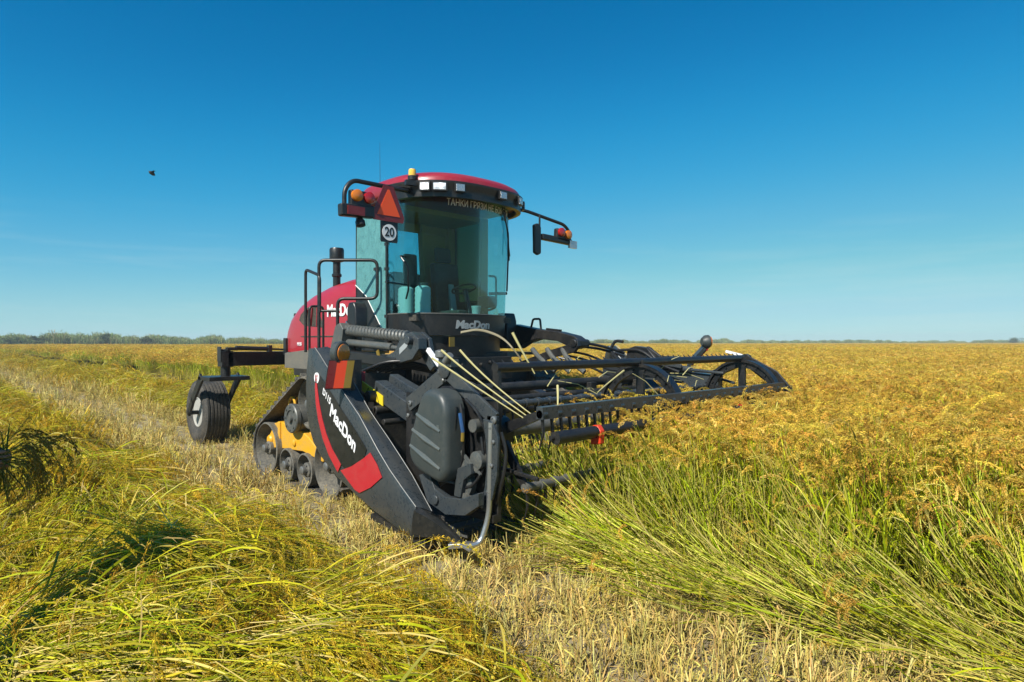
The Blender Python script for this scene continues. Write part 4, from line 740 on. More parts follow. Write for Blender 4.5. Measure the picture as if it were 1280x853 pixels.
# ================================================================== PLANTS: building blocks
class PB:
    def __init__(s, seed): s.v = []; s.f = []; s.c = []; s.r = random.Random(seed)
    def ribbon(s, pts, ws, side, c0, c1):
        o = len(s.v); n = len(pts)
        for i, p in enumerate(pts):
            t = i / (n - 1); q = side * ws[i] / 2; col = tuple(a + (b - a) * t for a, b in zip(c0, c1)); s.v += [tuple(p - q), tuple(p + q)]; s.c += [col, col]
        s.f += [(o + 2 * i, o + 2 * i + 1, o + 2 * i + 3, o + 2 * i + 2) for i in range(n - 1)]
    def stalk(s, pts, r0, r1, c0, c1):
        o = len(s.v); n = len(pts); d = (pts[-1] - pts[0]).normalized(); u = d.orthogonal().normalized(); w_ = d.cross(u)
        for i, p in enumerate(pts):
            t = i / (n - 1); rr = r0 + (r1 - r0) * t; col = tuple(a + (b - a) * t for a, b in zip(c0, c1))
            for k in range(3): a = 2.094 * k; s.v.append(tuple(p + (u * math.cos(a) + w_ * math.sin(a)) * rr)); s.c.append(col)
        s.f += [(o + 3 * i + k, o + 3 * i + (k + 1) % 3, o + 3 * i + 3 + (k + 1) % 3, o + 3 * i + 3 + k) for i in range(n - 1) for k in range(3)]
    def grain(s, p, d, L, wd, col):
        u = d.cross(V(s.r.uniform(-1, 1), s.r.uniform(-1, 1), s.r.uniform(-1, 1))); u.normalize(); w_ = d.cross(u); o = len(s.v); m_ = p + d * L * .5
        s.v += [tuple(p), tuple(m_ + u * wd + w_ * wd * .4), tuple(p + d * L), tuple(m_ - u * wd + w_ * wd * .4)]; s.c += [col] * 4; s.f.append((o, o + 1, o + 2, o + 3))
    def panicle(s, tip, d, L, n, col, gs=1.0):
        r = s.r; h = V(d.x, d.y, 0); h = h.normalized() if h.length > 1e-3 else V(1, 0, 0); a = r.uniform(-.5, .5); h = V(h.x * math.cos(a) - h.y * math.sin(a), h.x * math.sin(a) + h.y * math.cos(a), 0)
        pts = []; p = tip.copy(); ang = math.atan2(d.z, math.hypot(d.x, d.y)); K = 7; fall = r.uniform(1.4, 2.5)
        for k in range(K + 1):
            pts.append(p.copy()); aa = ang - fall * (k / K) ** .8; p = p + (h * math.cos(aa) + V(0, 0, math.sin(aa))) * L / K
        s.stalk(pts, .0013 * gs, .0007 * gs, tuple(q * .8 for q in col), col)
        for k in range(n):
            t = r.uniform(.08, 1) * K; i = min(int(t), K - 1); q = pts[i].lerp(pts[i + 1], t - i); tg = (pts[i + 1] - pts[i]).normalized(); sp = .0095 * gs * (1.1 - t / K * .6)
            off = V(r.gauss(0, 1), r.gauss(0, 1), r.gauss(0, 1) - .4) * sp * .7; g = r.uniform(.72, 1.25); cc = (col[0] * g * r.uniform(.92, 1.1), col[1] * g, col[2] * g * r.uniform(.7, 1.3))
            dd = (tg + V(r.gauss(0, .28), r.gauss(0, .28), r.gauss(0, .28) - .2)).normalized(); s.grain(q + off, dd, r.uniform(.010, .0145) * gs, .0021 * gs, cc)
    def leaf(s, p, d, L, wd, droop, c0, c1, segs=5):
        r = s.r; pts = []; q = p.copy(); ang = math.atan2(d.z, math.hypot(d.x, d.y)); h = V(d.x, d.y, 0); h = h.normalized() if h.length > 1e-3 else V(1, 0, 0); kink = r.random() < .2
        for k in range(segs + 1):
            pts.append(q.copy()); aa = ang - droop * (k / segs) ** 1.6 - (.9 if kink and k >= segs - 1 else 0); q = q + (h * math.cos(aa) + V(0, 0, math.sin(aa))) * L / segs
        sd = h.cross(V(0, 0, 1)); tw = r.uniform(-.6, .6); sd = (sd * math.cos(tw) + V(0, 0, 1) * math.sin(tw)).normalized()
        s.ribbon(pts, [wd * (.55 + .45 * math.sin(math.pi * min(1, .25 + k / segs * .75))) if k < segs else wd * .08 for k in range(segs + 1)], sd, c0, c1)
    def mesh(s, name, mat):
        me = bpy.data.meshes.new(name); me.from_pydata(s.v, [], s.f); ca = me.color_attributes.new('Col', 'FLOAT_COLOR', 'POINT')
        ca.data.foreach_set('color', np.array([(*c, 1) for c in s.c], dtype=np.float32).ravel()); me.materials.append(mat); return bpy.data.objects.new(name, me)
def plantmat(name, var=.25, trans=.35, rough=.55, sat=1.0):
    m, t, p = nodes(name); at = N(t, 'ShaderNodeAttribute', attribute_name='Col'); oi = N(t, 'ShaderNodeObjectInfo')
    h = N(t, 'ShaderNodeHueSaturation'); t.links.new(at.outputs['Color'], h.inputs['Color']); h.inputs['Saturation'].default_value = sat
    mr = N(t, 'ShaderNodeMapRange'); mr.inputs[3].default_value = 1 - var; mr.inputs[4].default_value = 1 + var; t.links.new(oi.outputs['Random'], mr.inputs[0]); t.links.new(mr.outputs[0], h.inputs['Value'])
    mh = N(t, 'ShaderNodeMath', operation='MULTIPLY_ADD'); ml = N(t, 'ShaderNodeMath', operation='FRACT'); mm = N(t, 'ShaderNodeMath', operation='MULTIPLY'); mm.inputs[1].default_value = 7.31
    t.links.new(oi.outputs['Random'], mm.inputs[0]); t.links.new(mm.outputs[0], ml.inputs[0]); t.links.new(ml.outputs[0], mh.inputs[0]); mh.inputs[1].default_value = .03; mh.inputs[2].default_value = .485; t.links.new(mh.outputs[0], h.inputs['Hue'])
    t.links.new(h.outputs[0], p.inputs['Base Color']); p.inputs['Roughness'].default_value = rough; p.inputs['Specular IOR Level'].default_value = .14
    tl = N(t, 'ShaderNodeBsdfTranslucent'); t.links.new(h.outputs[0], tl.inputs[0]); mx = N(t, 'ShaderNodeMixShader'); mx.inputs[0].default_value = trans
    t.links.new(p.outputs[0], mx.inputs[1]); t.links.new(tl.outputs[0], mx.inputs[2]); t.links.new(mx.outputs[0], t.nodes['Material Output'].inputs[0]); return m
MR = plantmat('rice_plant', .36, .24); MS = plantmat('straw_stubble', .22, .12, .7); MRE = plantmat('reed', .3, .25, .8)
GOLD = [(.68, .46, .07), (.61, .40, .055), (.72, .52, .11), (.50, .30, .045), (.63, .47, .065), (.58, .35, .05)]
SWGOLD = [(.56, .38, .025), (.50, .33, .02), (.62, .44, .03), (.44, .27, .02), (.55, .42, .03)]
SWG = [(.36, .37, .008), (.46, .43, .012), (.27, .32, .006), (.54, .47, .03), (.50, .40, .02)]
LODGE = [(.66, .66, .08), (.60, .62, .05), (.74, .68, .15), (.52, .57, .035), (.70, .60, .14)]
GREEN = [(.27, .35, .006), (.34, .40, .008), (.41, .43, .010), (.21, .30, .006), (.48, .45, .02)]
STRAW = [(.60, .47, .13), (.66, .54, .19), (.52, .42, .10), (.57, .41, .12)]
def jit(r, c, a=.12): g = r.uniform(1 - a, 1 + a); return tuple(max(0, x * g * r.uniform(1 - a * .4, 1 + a * .4)) for x in c)
def rice(seed, nt, rad, H, ng, gs=1.0, leaves=3, lw=.009, sr=.0022, bare=0.0, greenness=.5, pan=.94, gl=None):
    b = PB(seed); r = b.r
    for k in range(nt):
        a = r.uniform(0, 6.283); d = rad * math.sqrt(r.random()); base = V(d * math.cos(a), d * math.sin(a), bare); h = H * r.uniform(.80, 1.08)
        az = r.uniform(0, 6.283); ln = abs(r.gauss(0, .13)); dr = V(math.cos(az) * math.sin(ln), math.sin(az) * math.sin(ln), math.cos(ln)); bend = V(math.cos(az), math.sin(az), 0) * r.uniform(.0, .16)
        pt = lambda t: base + dr * ((h - bare) * t) + bend * t * t
        pts = [pt(t) for t in (0, .33, .66, 1)]; g = jit(r, r.choice(gl or GREEN)); lo = jit(r, r.choice(STRAW) if r.random() > greenness else (.40, .40, .03))
        b.stalk(pts, sr, sr * .7, lo, g)
        for q in range(leaves):
            t = r.uniform(.15, .78); p = pt(t); la = r.uniform(0, 6.283); up = r.uniform(.9, 1.45); d2 = V(math.cos(la) * math.cos(up), math.sin(la) * math.cos(up), math.sin(up))
            u = r.random(); c0 = jit(r, r.choice(GREEN)); c1 = jit(r, r.choice(STRAW) if u < .35 else r.choice(GREEN)); c0 = jit(r, r.choice(STRAW)) if u < .12 else c0
            b.leaf(p, d2, r.uniform(.22, .42), lw * r.uniform(.7, 1.3), r.uniform(.3, 1.9), c0, c1)
        tip = pts[-1]; d2 = (pts[-1] - pts[-2]).normalized()
        if r.random() < pan: b.panicle(tip, d2, r.uniform(.16, .23), ng, jit(r, r.choice(GOLD)), gs)
    return b
def lying(seed, n, kind, L=.95, ng=40):
    b = PB(seed); r = b.r; fan = .13 if kind != 'tangle' else .8
    for k in range(n):
        l = L * r.uniform(.6, 1.15); x0 = r.uniform(-.5, -.25) * L; y0 = r.gauss(0, .085); z0 = r.uniform(0, .11); yaw = r.gauss(0, fan) + y0 * 1.6; pit = r.gauss(.16, .12); c_ = r.uniform(-.16, .16); sag = r.uniform(.22, .45)
        pt = lambda t: V(x0 + l * t * math.cos(yaw) - c_ * t * t * math.sin(yaw), y0 + l * t * math.sin(yaw) + c_ * t * t, z0 + l * math.sin(pit) * t - sag * t * t * l * .6)
        pts = [pt(t) for t in (0, .25, .5, .75, 1)]
        if kind == 'straw': c0, c1 = jit(r, r.choice(STRAW)), jit(r, r.choice(STRAW))
        elif kind == 'green': c0, c1 = jit(r, r.choice(SWG)), jit(r, r.choice(GREEN))
        else: c0, c1 = jit(r, r.choice(STRAW[:3] + SWG)), jit(r, r.choice(SWG))
        b.stalk(pts, .0027, .0018, c0, c1)
        for q in range({'green': 2, 'mix': 1, 'gold': 1, 'straw': 1, 'tangle': 2}[kind]):
            t = r.uniform(.1, .9); d = (pts[3] - pts[1]).normalized(); d2 = (d + V(r.gauss(0, .25), r.gauss(0, .25), r.uniform(-.1, .35))).normalized()
            dead = r.random() < .22
            b.leaf(pt(t), d2, r.uniform(.22, .45), r.uniform(.006, .013), r.uniform(.3, 1.5), jit(r, r.choice(STRAW if dead else (GREEN if kind == 'green' else SWG))), jit(r, r.choice(STRAW if dead or r.random() < .3 else SWG)))
        if r.random() < {'green': .45, 'mix': .9, 'gold': 1.0, 'straw': .15, 'tangle': .6}[kind]:
            b.panicle(pts[-1], (pts[-1] - pts[-2]).normalized(), r.uniform(.16, .26), ng + 55, jit(r, r.choice(SWGOLD)), 1.1)
            if kind == 'gold': b.panicle(pt(.75), (pts[-1] - pts[-2] + V(r.gauss(0, .2), r.gauss(0, .2), r.gauss(0, .1))).normalized(), r.uniform(.14, .22), ng + 40, jit(r, r.choice(SWGOLD)), 1.1)
    return b
def stub(seed, n, rad, hmin=.07, hmax=.20, lean=.35, flat=0):
    b = PB(seed); r = b.r
    for k in range(n):
        a = r.uniform(0, 6.283); d = rad * math.sqrt(r.random()); p = V(d * math.cos(a), d * math.sin(a), -.01); h = r.uniform(hmin, hmax); az = r.gauss(2.2, 1.3); ln = abs(r.gauss(0, lean)); dr = V(math.cos(az) * math.sin(ln), math.sin(az) * math.sin(ln), math.cos(ln)); c = jit(r, r.choice(STRAW + [(.34, .28, .10)]), .22)
        b.stalk([p, p + dr * h * .5, p + dr * h + V(r.gauss(0, .01), r.gauss(0, .01), 0)], r.uniform(.002, .0035), r.uniform(.0015, .003), tuple(q * .85 for q in c), c)
        if r.random() < .45: b.leaf(p + dr * h * r.uniform(.3, .9), (dr + V(r.gauss(0, .6), r.gauss(0, .6), 0)).normalized(), r.uniform(.06, .16), r.uniform(.005, .009), r.uniform(.5, 2), jit(r, r.choice(STRAW), .2), jit(r, r.choice(STRAW), .2), 3)
    for k in range(flat):
        a = r.uniform(0, 6.283); p = V(r.gauss(0, rad), r.gauss(0, rad), r.uniform(.005, .04)); l = r.uniform(.08, .32); d = V(math.cos(a), math.sin(a), r.gauss(0, .12)); c = jit(r, r.choice(STRAW), .25)
        b.ribbon([p, p + d * l * .5 + V(0, 0, r.uniform(0, .02)), p + d * l], [r.uniform(.003, .008)] * 3, V(-d.y, d.x, r.uniform(-.3, .3)), c, jit(r, c))
    return b
def scatter(name, variants, pos, rot, scl, idx, label_cat=None):
    """one object whose geometry nodes put the plant meshes on its points"""
    col = bpy.data.collections.new(name + '_plants')
    for k, o in enumerate(variants): o.name = '%s_plant_%02d' % (name, k); col.objects.link(o)
    me = bpy.data.meshes.new(name); pos = np.asarray(pos, dtype=np.float32); n = len(pos); pp = pos.copy(); pp[:, 1] *= -1
    me.vertices.add(n); me.vertices.foreach_set('co', pp.ravel())
    a = me.attributes.new('rot', 'FLOAT_VECTOR', 'POINT'); a.data.foreach_set('vector', np.asarray(rot, dtype=np.float32).ravel())
    a = me.attributes.new('scl', 'FLOAT', 'POINT'); a.data.foreach_set('value', np.asarray(scl, dtype=np.float32)); a = me.attributes.new('idx', 'INT', 'POINT'); a.data.foreach_set('value', np.asarray(idx, dtype=np.int32))
    o = bpy.data.objects.new(name, me); COL.objects.link(o); o['kind'] = 'stuff'
    g = bpy.data.node_groups.new(name, 'GeometryNodeTree'); g.interface.new_socket('Geometry', in_out='INPUT', socket_type='NodeSocketGeometry'); g.interface.new_socket('Geometry', in_out='OUTPUT', socket_type='NodeSocketGeometry')
    gi = g.nodes.new('NodeGroupInput'); go = g.nodes.new('NodeGroupOutput'); ci = g.nodes.new('GeometryNodeCollectionInfo'); ci.inputs['Collection'].default_value = col; ci.inputs['Separate Children'].default_value = True; ci.inputs['Reset Children'].default_value = True
    ip = g.nodes.new('GeometryNodeInstanceOnPoints'); ip.inputs['Pick Instance'].default_value = True
    def na(nm, ty): q = g.nodes.new('GeometryNodeInputNamedAttribute'); q.data_type = ty; q.inputs[0].default_value = nm; return [s_ for s_ in q.outputs if s_.enabled and s_.name == 'Attribute'][0]
    er = g.nodes.new('FunctionNodeEulerToRotation'); g.links.new(na('rot', 'FLOAT_VECTOR'), er.inputs[0]); g.links.new(er.outputs[0], ip.inputs['Rotation'])
    g.links.new(gi.outputs[0], ip.inputs['Points']); g.links.new(ci.outputs[0], ip.inputs['Instance']); g.links.new(na('scl', 'FLOAT'), ip.inputs['Scale']); g.links.new(na('idx', 'INT'), ip.inputs['Instance Index']); g.links.new(ip.outputs[0], go.inputs[0])
    o.modifiers.new('plants', 'NODES').node_group = g; return o
# value noise in the field plane
def vnoise(x, y, sc, seed=0):
    x = np.asarray(x) / sc; y = np.asarray(y) / sc; xi = np.floor(x).astype(np.int64); yi = np.floor(y).astype(np.int64); fx = x - xi; fy = y - yi; fx = fx * fx * (3 - 2 * fx); fy = fy * fy * (3 - 2 * fy)
    def hsh(a, b): h_ = (a * 374761393 + b * 668265263 + seed * 1442695041) & 0xffffffff; h_ = ((h_ ^ (h_ >> 13)) * 1274126177) & 0xffffffff; return ((h_ ^ (h_ >> 16)) & 0xffff) / 65535.0
    return (hsh(xi, yi) * (1 - fx) + hsh(xi + 1, yi) * fx) * (1 - fy) + (hsh(xi, yi + 1) * (1 - fx) + hsh(xi + 1, yi + 1) * fx) * fy
def camXZ(x, f): dx, df = x + 5.35, f - 7.0; return dx * CT + df * ST_, dx * ST_ - df * CT
def cloud(z0, z1, dens, margin=.6, seed=0):
    """random points of the ground inside the camera's wedge between two distances"""
    g = np.random.default_rng(seed); w1 = .82 * z1 + margin; n = int(dens * 2 * w1 * (z1 - z0)); X = g.uniform(-w1, w1, n); Z = g.uniform(z0, z1, n); k = np.abs(X) < .82 * Z + margin; X, Z = X[k], Z[k]
    return -5.35 + X * CT + Z * ST_, 7.0 + X * ST_ - Z * CT
edge = lambda f: -1.56 + .22 * (vnoise(f, f * 0, .7, 3) - .5) + .12 * (vnoise(f, f * 0, .23, 4) - .5)
def is_crop(x, f): return np.where(f > 2.95, x > edge(f), x > 2.5 + .25 * (vnoise(f, f * 0, 1.1, 5) - .5))
def yaw_only(n, g, tilt=.06): return np.stack([g.normal(0, tilt, n), g.normal(0, tilt, n), g.uniform(0, 6.283, n)], 1)
def lean_rot(az, ang, spin):       # tilt by ang towards world azimuth az (f-flipped coordinates), after a spin about z
    out = []
    for a, b, c in zip(az, ang, spin): out.append(tuple((Matrix.Rotation(a, 3, 'Z') @ Matrix.Rotation(b, 3, 'Y') @ Matrix.Rotation(c, 3, 'Z')).to_euler()))
    return out

# ================================================================== GROUND
def groundmat():
    m, t, p = nodes('dry_soil'); tc = N(t, 'ShaderNodeTexCoord'); n1 = noise(t, 1.3, 8, .7, tc.outputs['Object']); n2 = noise(t, 22, 8, .7, tc.outputs['Object']); n3 = noise(t, 90, 3, .6, tc.outputs['Object'])
    r1 = ramp(t, n1.outputs[0], .35, .65, (.22, .175, .10, 1), (.32, .26, .15, 1)); r2 = ramp(t, n2.outputs[0], .50, .64, (0, 0, 0, 1), (.75, .75, .75, 1))
    mc = N(t, 'ShaderNodeMix', data_type='RGBA'); t.links.new(r2.outputs[0], mc.inputs['Factor']); t.links.new(r1.outputs[0], mc.inputs[6]); mc.inputs[7].default_value = (.34, .28, .14, 1); t.links.new(mc.outputs[2], p.inputs['Base Color']); p.inputs['Roughness'].default_value = .95
    b = N(t, 'ShaderNodeBump'); b.inputs['Strength'].default_value = .8; b.inputs['Distance'].default_value = .03; ad = N(t, 'ShaderNodeMath', operation='MULTIPLY_ADD'); t.links.new(n3.outputs[0], ad.inputs[0]); ad.inputs[1].default_value = .4; t.links.new(n2.outputs[0], ad.inputs[2]); t.links.new(ad.outputs[0], b.inputs['Height']); t.links.new(b.outputs[0], p.inputs['Normal']); return m
SOIL = groundmat()
m = MB(); G = 760; m.add([(-G, -G, -.06), (G, -G, -.06), (G, G, -.06), (-G, G, -.06)], [(0, 1, 2, 3)]); o = part('ground', m, SOIL); o['kind'] = 'structure'
xs = np.arange(-6.5, 3.5, .06); fs = np.arange(-12, 6.6, .06); XX, FF = np.meshgrid(xs, fs, indexing='ij')
hz = .05 * (vnoise(XX, FF, .5, 1) - .5) + .035 * (vnoise(XX, FF, .16, 2) - .5) + .02 * (vnoise(XX, FF, .07, 9) - .5)
ed = np.minimum(np.minimum(XX + 6.5, 3.44 - XX), np.minimum(FF + 12, 6.54 - FF)); hz = hz - np.clip(.5 - ed, 0, .5) * .25
me = bpy.data.meshes.new('soil'); nx, ny = XX.shape; ii = np.arange(nx * ny).reshape(nx, ny)
me.from_pydata(np.stack([XX.ravel(), -FF.ravel(), hz.ravel()], 1).tolist(), [], np.stack([ii[:-1, :-1].ravel(), ii[:-1, 1:].ravel(), ii[1:, 1:].ravel(), ii[1:, :-1].ravel()], 1).tolist())
me.polygons.foreach_set('use_smooth', [True] * len(me.polygons)); me.materials.append(SOIL); o = bpy.data.objects.new('soil', me); COL.objects.link(o); o['kind'] = 'structure'

# ================================================================== STANDING RICE
g = np.random.default_rng(5)
near_v = [rice(100 + k, 10, .10, 1.03, 110, gs=1.2, leaves=3, greenness=.55).mesh('n', MR) for k in range(8)] + [rice(150 + k, 17, .13, 1.0, 60, leaves=2, lw=.008, greenness=.2, pan=.14, sr=.0027, gl=LODGE).mesh('n', MR) for k in range(4)]
x, f = cloud(1.6, 9.5, 62, 4.5, 21); k = is_crop(x, f); x, f = x[k], f[k]; n = len(x)
u = np.where(f > 2.95, x - edge(f), 9); X_, Z_ = camXZ(x, f)
hd = np.clip((4.4 - f) / 1.2, 0, 1); q5 = g.random(n)
ang = np.where(u < .15, g.normal(1.30, .14, n), np.where((u < .34 + .25 * hd) & (q5 < .45 + .35 * hd), g.normal(.80, .30, n), np.abs(g.normal(.04, .11, n)))); ang = np.clip(ang, 0, 1.42)
far_end = np.clip((f - 3.0) / .5, 0, 1); az = np.where(u < 1.0, R(90) + g.normal(.10, .42, n), g.uniform(0, 6.283, n))
sc = g.uniform(.86, 1.08, n) * (.93 + .14 * vnoise(x, f, 1.5, 7)); zz = np.where(ang > .9, .03 + .08 * g.random(n), 0)
keep = ~((x > -2.6) & (x < 2.5) & (f < 3.05)) & (np.hypot(x + 5.35, f - 7) > 1.0); k = keep
rot = np.array(lean_rot(az, ang, g.uniform(0, 6.283, n)))
ixn = np.where(((ang > .35) & (g.random(n) < .85)) | ((u < .50) & (g.random(n) < .55)), g.integers(8, 12, n), g.integers(0, 8, n))
o = scatter('standing_rice', near_v, np.stack([x, f, zz], 1)[k], rot[k], sc[k], ixn[k])
mid_v = [rice(200 + q, 14, .16, 1.03, 52, gs=1.7, leaves=1, lw=.013, sr=.003, bare=.25).mesh('m', MR) for q in range(6)]
x, f = cloud(9.5, 30, 24, 7, 22); k = is_crop(x, f); x, f = x[k], f[k]; n = len(x)
scatter('standing_rice_field', mid_v, np.stack([x, f, np.zeros(n)], 1), yaw_only(n, g), g.uniform(.88, 1.06, n) * (.95 + .12 * vnoise(x, f, 3, 7)), g.integers(0, 6, n))
far_v = [rice(300 + q, 34, .40, 1.03, 18, gs=3.2, leaves=1, lw=.02, sr=.005, bare=.55).mesh('f', MR) for q in range(5)]
x, f = cloud(30, 110, 4.5, 14, 23); k = is_crop(x, f) & (g.random(len(x)) < np.clip(70 / camXZ(x, f)[1], .3, 1)); x, f = x[k], f[k]; n = len(x)
scatter('rice_field_far', far_v, np.stack([x, f, np.zeros(n)], 1), yaw_only(n, g), g.uniform(.90, 1.06, n) * (.96 + .10 * vnoise(x, f, 6, 7)), g.integers(0, 5, n))
# closed canopy further out
rr = np.concatenate([np.arange(24, 60, 1.2), np.geomspace(60, 420, 60)]); aa = np.linspace(R(-60), R(60), 220); RRm, AA = np.meshgrid(rr, aa, indexing='ij'); Xc, Zc = RRm * np.sin(AA), RRm * np.cos(AA); xx_, ff_ = -5.35 + Xc * CT + Zc * ST_, 7 + Xc * ST_ - Zc * CT
hh = .84 + .10 * (vnoise(xx_, ff_, 2.2, 8) - .5); nx, ny = xx_.shape; ii = np.arange(nx * ny).reshape(nx, ny); q = np.stack([ii[:-1, :-1].ravel(), ii[:-1, 1:].ravel(), ii[1:, 1:].ravel(), ii[1:, :-1].ravel()], 1); okf = (xx_.ravel() > 2.9)[q].all(1)
me = bpy.data.meshes.new('rice_canopy'); me.from_pydata(np.stack([xx_.ravel(), -ff_.ravel(), hh.ravel()], 1).tolist(), [], q[okf].tolist())
def canopymat():
    m, t, p = nodes('rice_canopy'); tc = N(t, 'ShaderNodeTexCoord'); n1 = noise(t, .06, 5, .6, tc.outputs['Object']); n2 = noise(t, 5, 6, .75, tc.outputs['Object'])
    r1 = ramp(t, n1.outputs[0], .35, .65, (.50, .32, .035, 1), (.58, .35, .035, 1)); r2 = ramp(t, n2.outputs[0], .35, .7, (.45, .45, .4, 1), (1.15, 1.15, 1.1, 1)); mc = N(t, 'ShaderNodeMix', data_type='RGBA', blend_type='MULTIPLY'); mc.inputs['Factor'].default_value = 1; t.links.new(r1.outputs[0], mc.inputs[6]); t.links.new(r2.outputs[0], mc.inputs[7]); t.links.new(mc.outputs[2], p.inputs['Base Color']); p.inputs['Roughness'].default_value = .9; p.inputs['Specular IOR Level'].default_value = .1
    b = N(t, 'ShaderNodeBump'); b.inputs['Strength'].default_value = 1; b.inputs['Distance'].default_value = .15; t.links.new(n2.outputs[0], b.inputs['Height']); t.links.new(b.outputs[0], p.inputs['Normal']); return m
me.materials.append(canopymat()); o = bpy.data.objects.new('rice_canopy', me); COL.objects.link(o); o['kind'] = 'stuff'

# ================================================================== STUBBLE
st_v = [stub(400 + q, 11, .055, .08, .24, flat=2).mesh('s', MS) for q in range(6)] + [stub(410 + q, 5, .09, .05, .14, .8, flat=7).mesh('s', MS) for q in range(3)]
P_, Rr, Sc, Ix = [], [], [], []
def cut(x, f): return ~is_crop(x, f) & (x < 2.7)
for z0, z1, dn, s0, sd in ((1.5, 7, 150, 1.0, 31), (7, 16, 75, 1.3, 32), (16, 45, 18, 2.0, 33), (45, 100, 4, 3.0, 34)):
    x, f = cloud(z0, z1, dn, 1.2, sd); k = cut(x, f) & (x > -6.5); x, f = x[k], f[k]; n = len(x); k = g.random(n) < .15 + 1.1 * vnoise(x, f, .28, 12); x, f = x[k], f[k]; n = len(x); rw = .19; x = np.where(g.random(n) < .75, (np.floor(x / rw) + .5) * rw + g.normal(0, .026, n), x)
    prs = ((np.abs(x + 1.8) < .50) | (np.abs(x - 1.8) < .5)) & (f < 1.1); P_.append(np.stack([x, f, np.zeros(n)], 1)); Rr.append(yaw_only(n, g, .10)); Sc.append(s0 * g.uniform(.75, 1.2, n) * np.where(prs, .55, 1)); Ix.append(g.integers(0, 9, n))
scatter('stubble', st_v, np.concatenate(P_), np.concatenate(Rr), np.concatenate(Sc), np.concatenate(Ix))

# ================================================================== CUT SWATHS
def swath_h(x, f, xc, hw, ht):
    d = (x - xc - .12 * (vnoise(f, f * 0, 1.7, 14) - .5)) / hw; b = np.clip(1 - d * d, 0, 1) ** .65; return b * (ht + .46 * (vnoise(x, f, .75, 15) - .5) + .20 * (vnoise(x, f, .3, 16) - .5)) - .02
def swath_base(name, xc, hw, ht, f0, f1, stp):
    xs = np.arange(xc - hw - .1, xc + hw + .1, stp); fs = np.arange(f0, f1, stp); A, B = np.meshgrid(xs, fs, indexing='ij'); H = swath_h(A, B, xc, hw, ht) - .10; nx, ny = A.shape; ii = np.arange(nx * ny).reshape(nx, ny)
    me = bpy.data.meshes.new(name); me.from_pydata(np.stack([A.ravel(), -B.ravel(), H.ravel()], 1).tolist(), [], np.stack([ii[:-1, :-1].ravel(), ii[:-1, 1:].ravel(), ii[1:, 1:].ravel(), ii[1:, :-1].ravel()], 1).tolist()); me.polygons.foreach_set('use_smooth', [True] * len(me.polygons))
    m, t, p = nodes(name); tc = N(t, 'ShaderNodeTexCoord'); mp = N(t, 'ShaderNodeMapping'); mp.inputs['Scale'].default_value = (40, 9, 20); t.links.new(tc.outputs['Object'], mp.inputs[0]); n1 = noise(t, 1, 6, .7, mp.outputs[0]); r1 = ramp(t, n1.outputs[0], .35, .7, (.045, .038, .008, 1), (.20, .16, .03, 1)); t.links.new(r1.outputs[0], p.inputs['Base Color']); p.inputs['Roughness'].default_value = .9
    b = N(t, 'ShaderNodeBump'); b.inputs['Strength'].default_value = 1; b.inputs['Distance'].default_value = .04; t.links.new(n1.outputs[0], b.inputs['Height']); t.links.new(b.outputs[0], p.inputs['Normal'])
    me.materials.append(m); o = bpy.data.objects.new(name, me); COL.objects.link(o); o['kind'] = 'stuff'; return o
sw_v = [lying(500 + q, 20, kd).mesh('w', MR) for q, kd in enumerate(('green', 'green', 'tangle', 'mix', 'mix', 'mix', 'gold', 'gold', 'gold', 'straw'))]
def swath(name, xc, hw, ht, bands, fmax, seed):
    g = np.random.default_rng(seed); P_, Rr, Sc, Ix = [], [], [], []
    for z0, z1, dn, s0, sd in bands:
        x, f = cloud(z0, z1, dn, 1.5, sd); k = (np.abs(x - xc) < hw - .20 * s0) & (f < fmax); x, f = x[k], f[k]; n = len(x); e = .05
        h0 = swath_h(x, f, xc, hw, ht); gx = (swath_h(x + e, f, xc, hw, ht) - h0) / e; gf = (swath_h(x, f + e, xc, hw, ht) - h0) / e
        hole = (vnoise(x, f, .55, 61) < .27) & (g.random(n) < .85); x, f, h0, gx, gf = (q_[~hole] for q_ in (x, f, h0, gx, gf)); n = len(x)
        c = vnoise(x, f, .85, 17 + seed) + .35 * (vnoise(x, f, .3, 18) - .5) + g.normal(0, .12, n) - .30 * np.clip((f - 1.8) / 1.6, 0, 1); ix = np.where(c < .24, g.integers(0, 3, n), np.where(c < .46, g.integers(3, 6, n), g.integers(6, 9, n))); ix = np.where(g.random(n) < .06, 9, ix)
        main = R(90) + 3.6 * (vnoise(x, f, .95, 19) - .5) + g.normal(0, .26, n) + np.where(g.random(n) < .2, math.pi, 0)
        for a, px_, pf_ in zip(main, gx, gf):
            up = V(-px_ * .8, pf_ * .8, 1).normalized(); d = V(math.cos(a), -math.sin(a), 0); d = (d - up * d.dot(up)).normalized(); Rr.append(tuple(Matrix((d, up.cross(d), up)).transposed().to_euler()))
        P_.append(np.stack([x, f, h0 - .03 + g.uniform(-.05, .03, n)], 1)); Sc.append(s0 * g.uniform(.75, 1.15, n)); Ix.append(ix)
    return scatter(name, sw_v if seed == 1 else [o_.copy() for o_ in sw_v], np.concatenate(P_), np.array(Rr), np.concatenate(Sc), np.concatenate(Ix))
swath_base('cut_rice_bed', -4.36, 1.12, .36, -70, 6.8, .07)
swath('cut_rice_swath', -4.36, 1.16, .36, ((1.3, 7, 105, .85, 41), (7, 16, 60, .95, 42), (16, 40, 26, 1.2, 43), (40, 75, 9, 1.6, 44)), 6.6, 1)
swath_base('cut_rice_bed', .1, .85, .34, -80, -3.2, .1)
swath('cut_rice_swath', .1, .85, .34, ((9, 20, 50, .95, 45), (20, 45, 22, 1.25, 46), (45, 85, 8, 1.7, 47)), -3.0, 2)

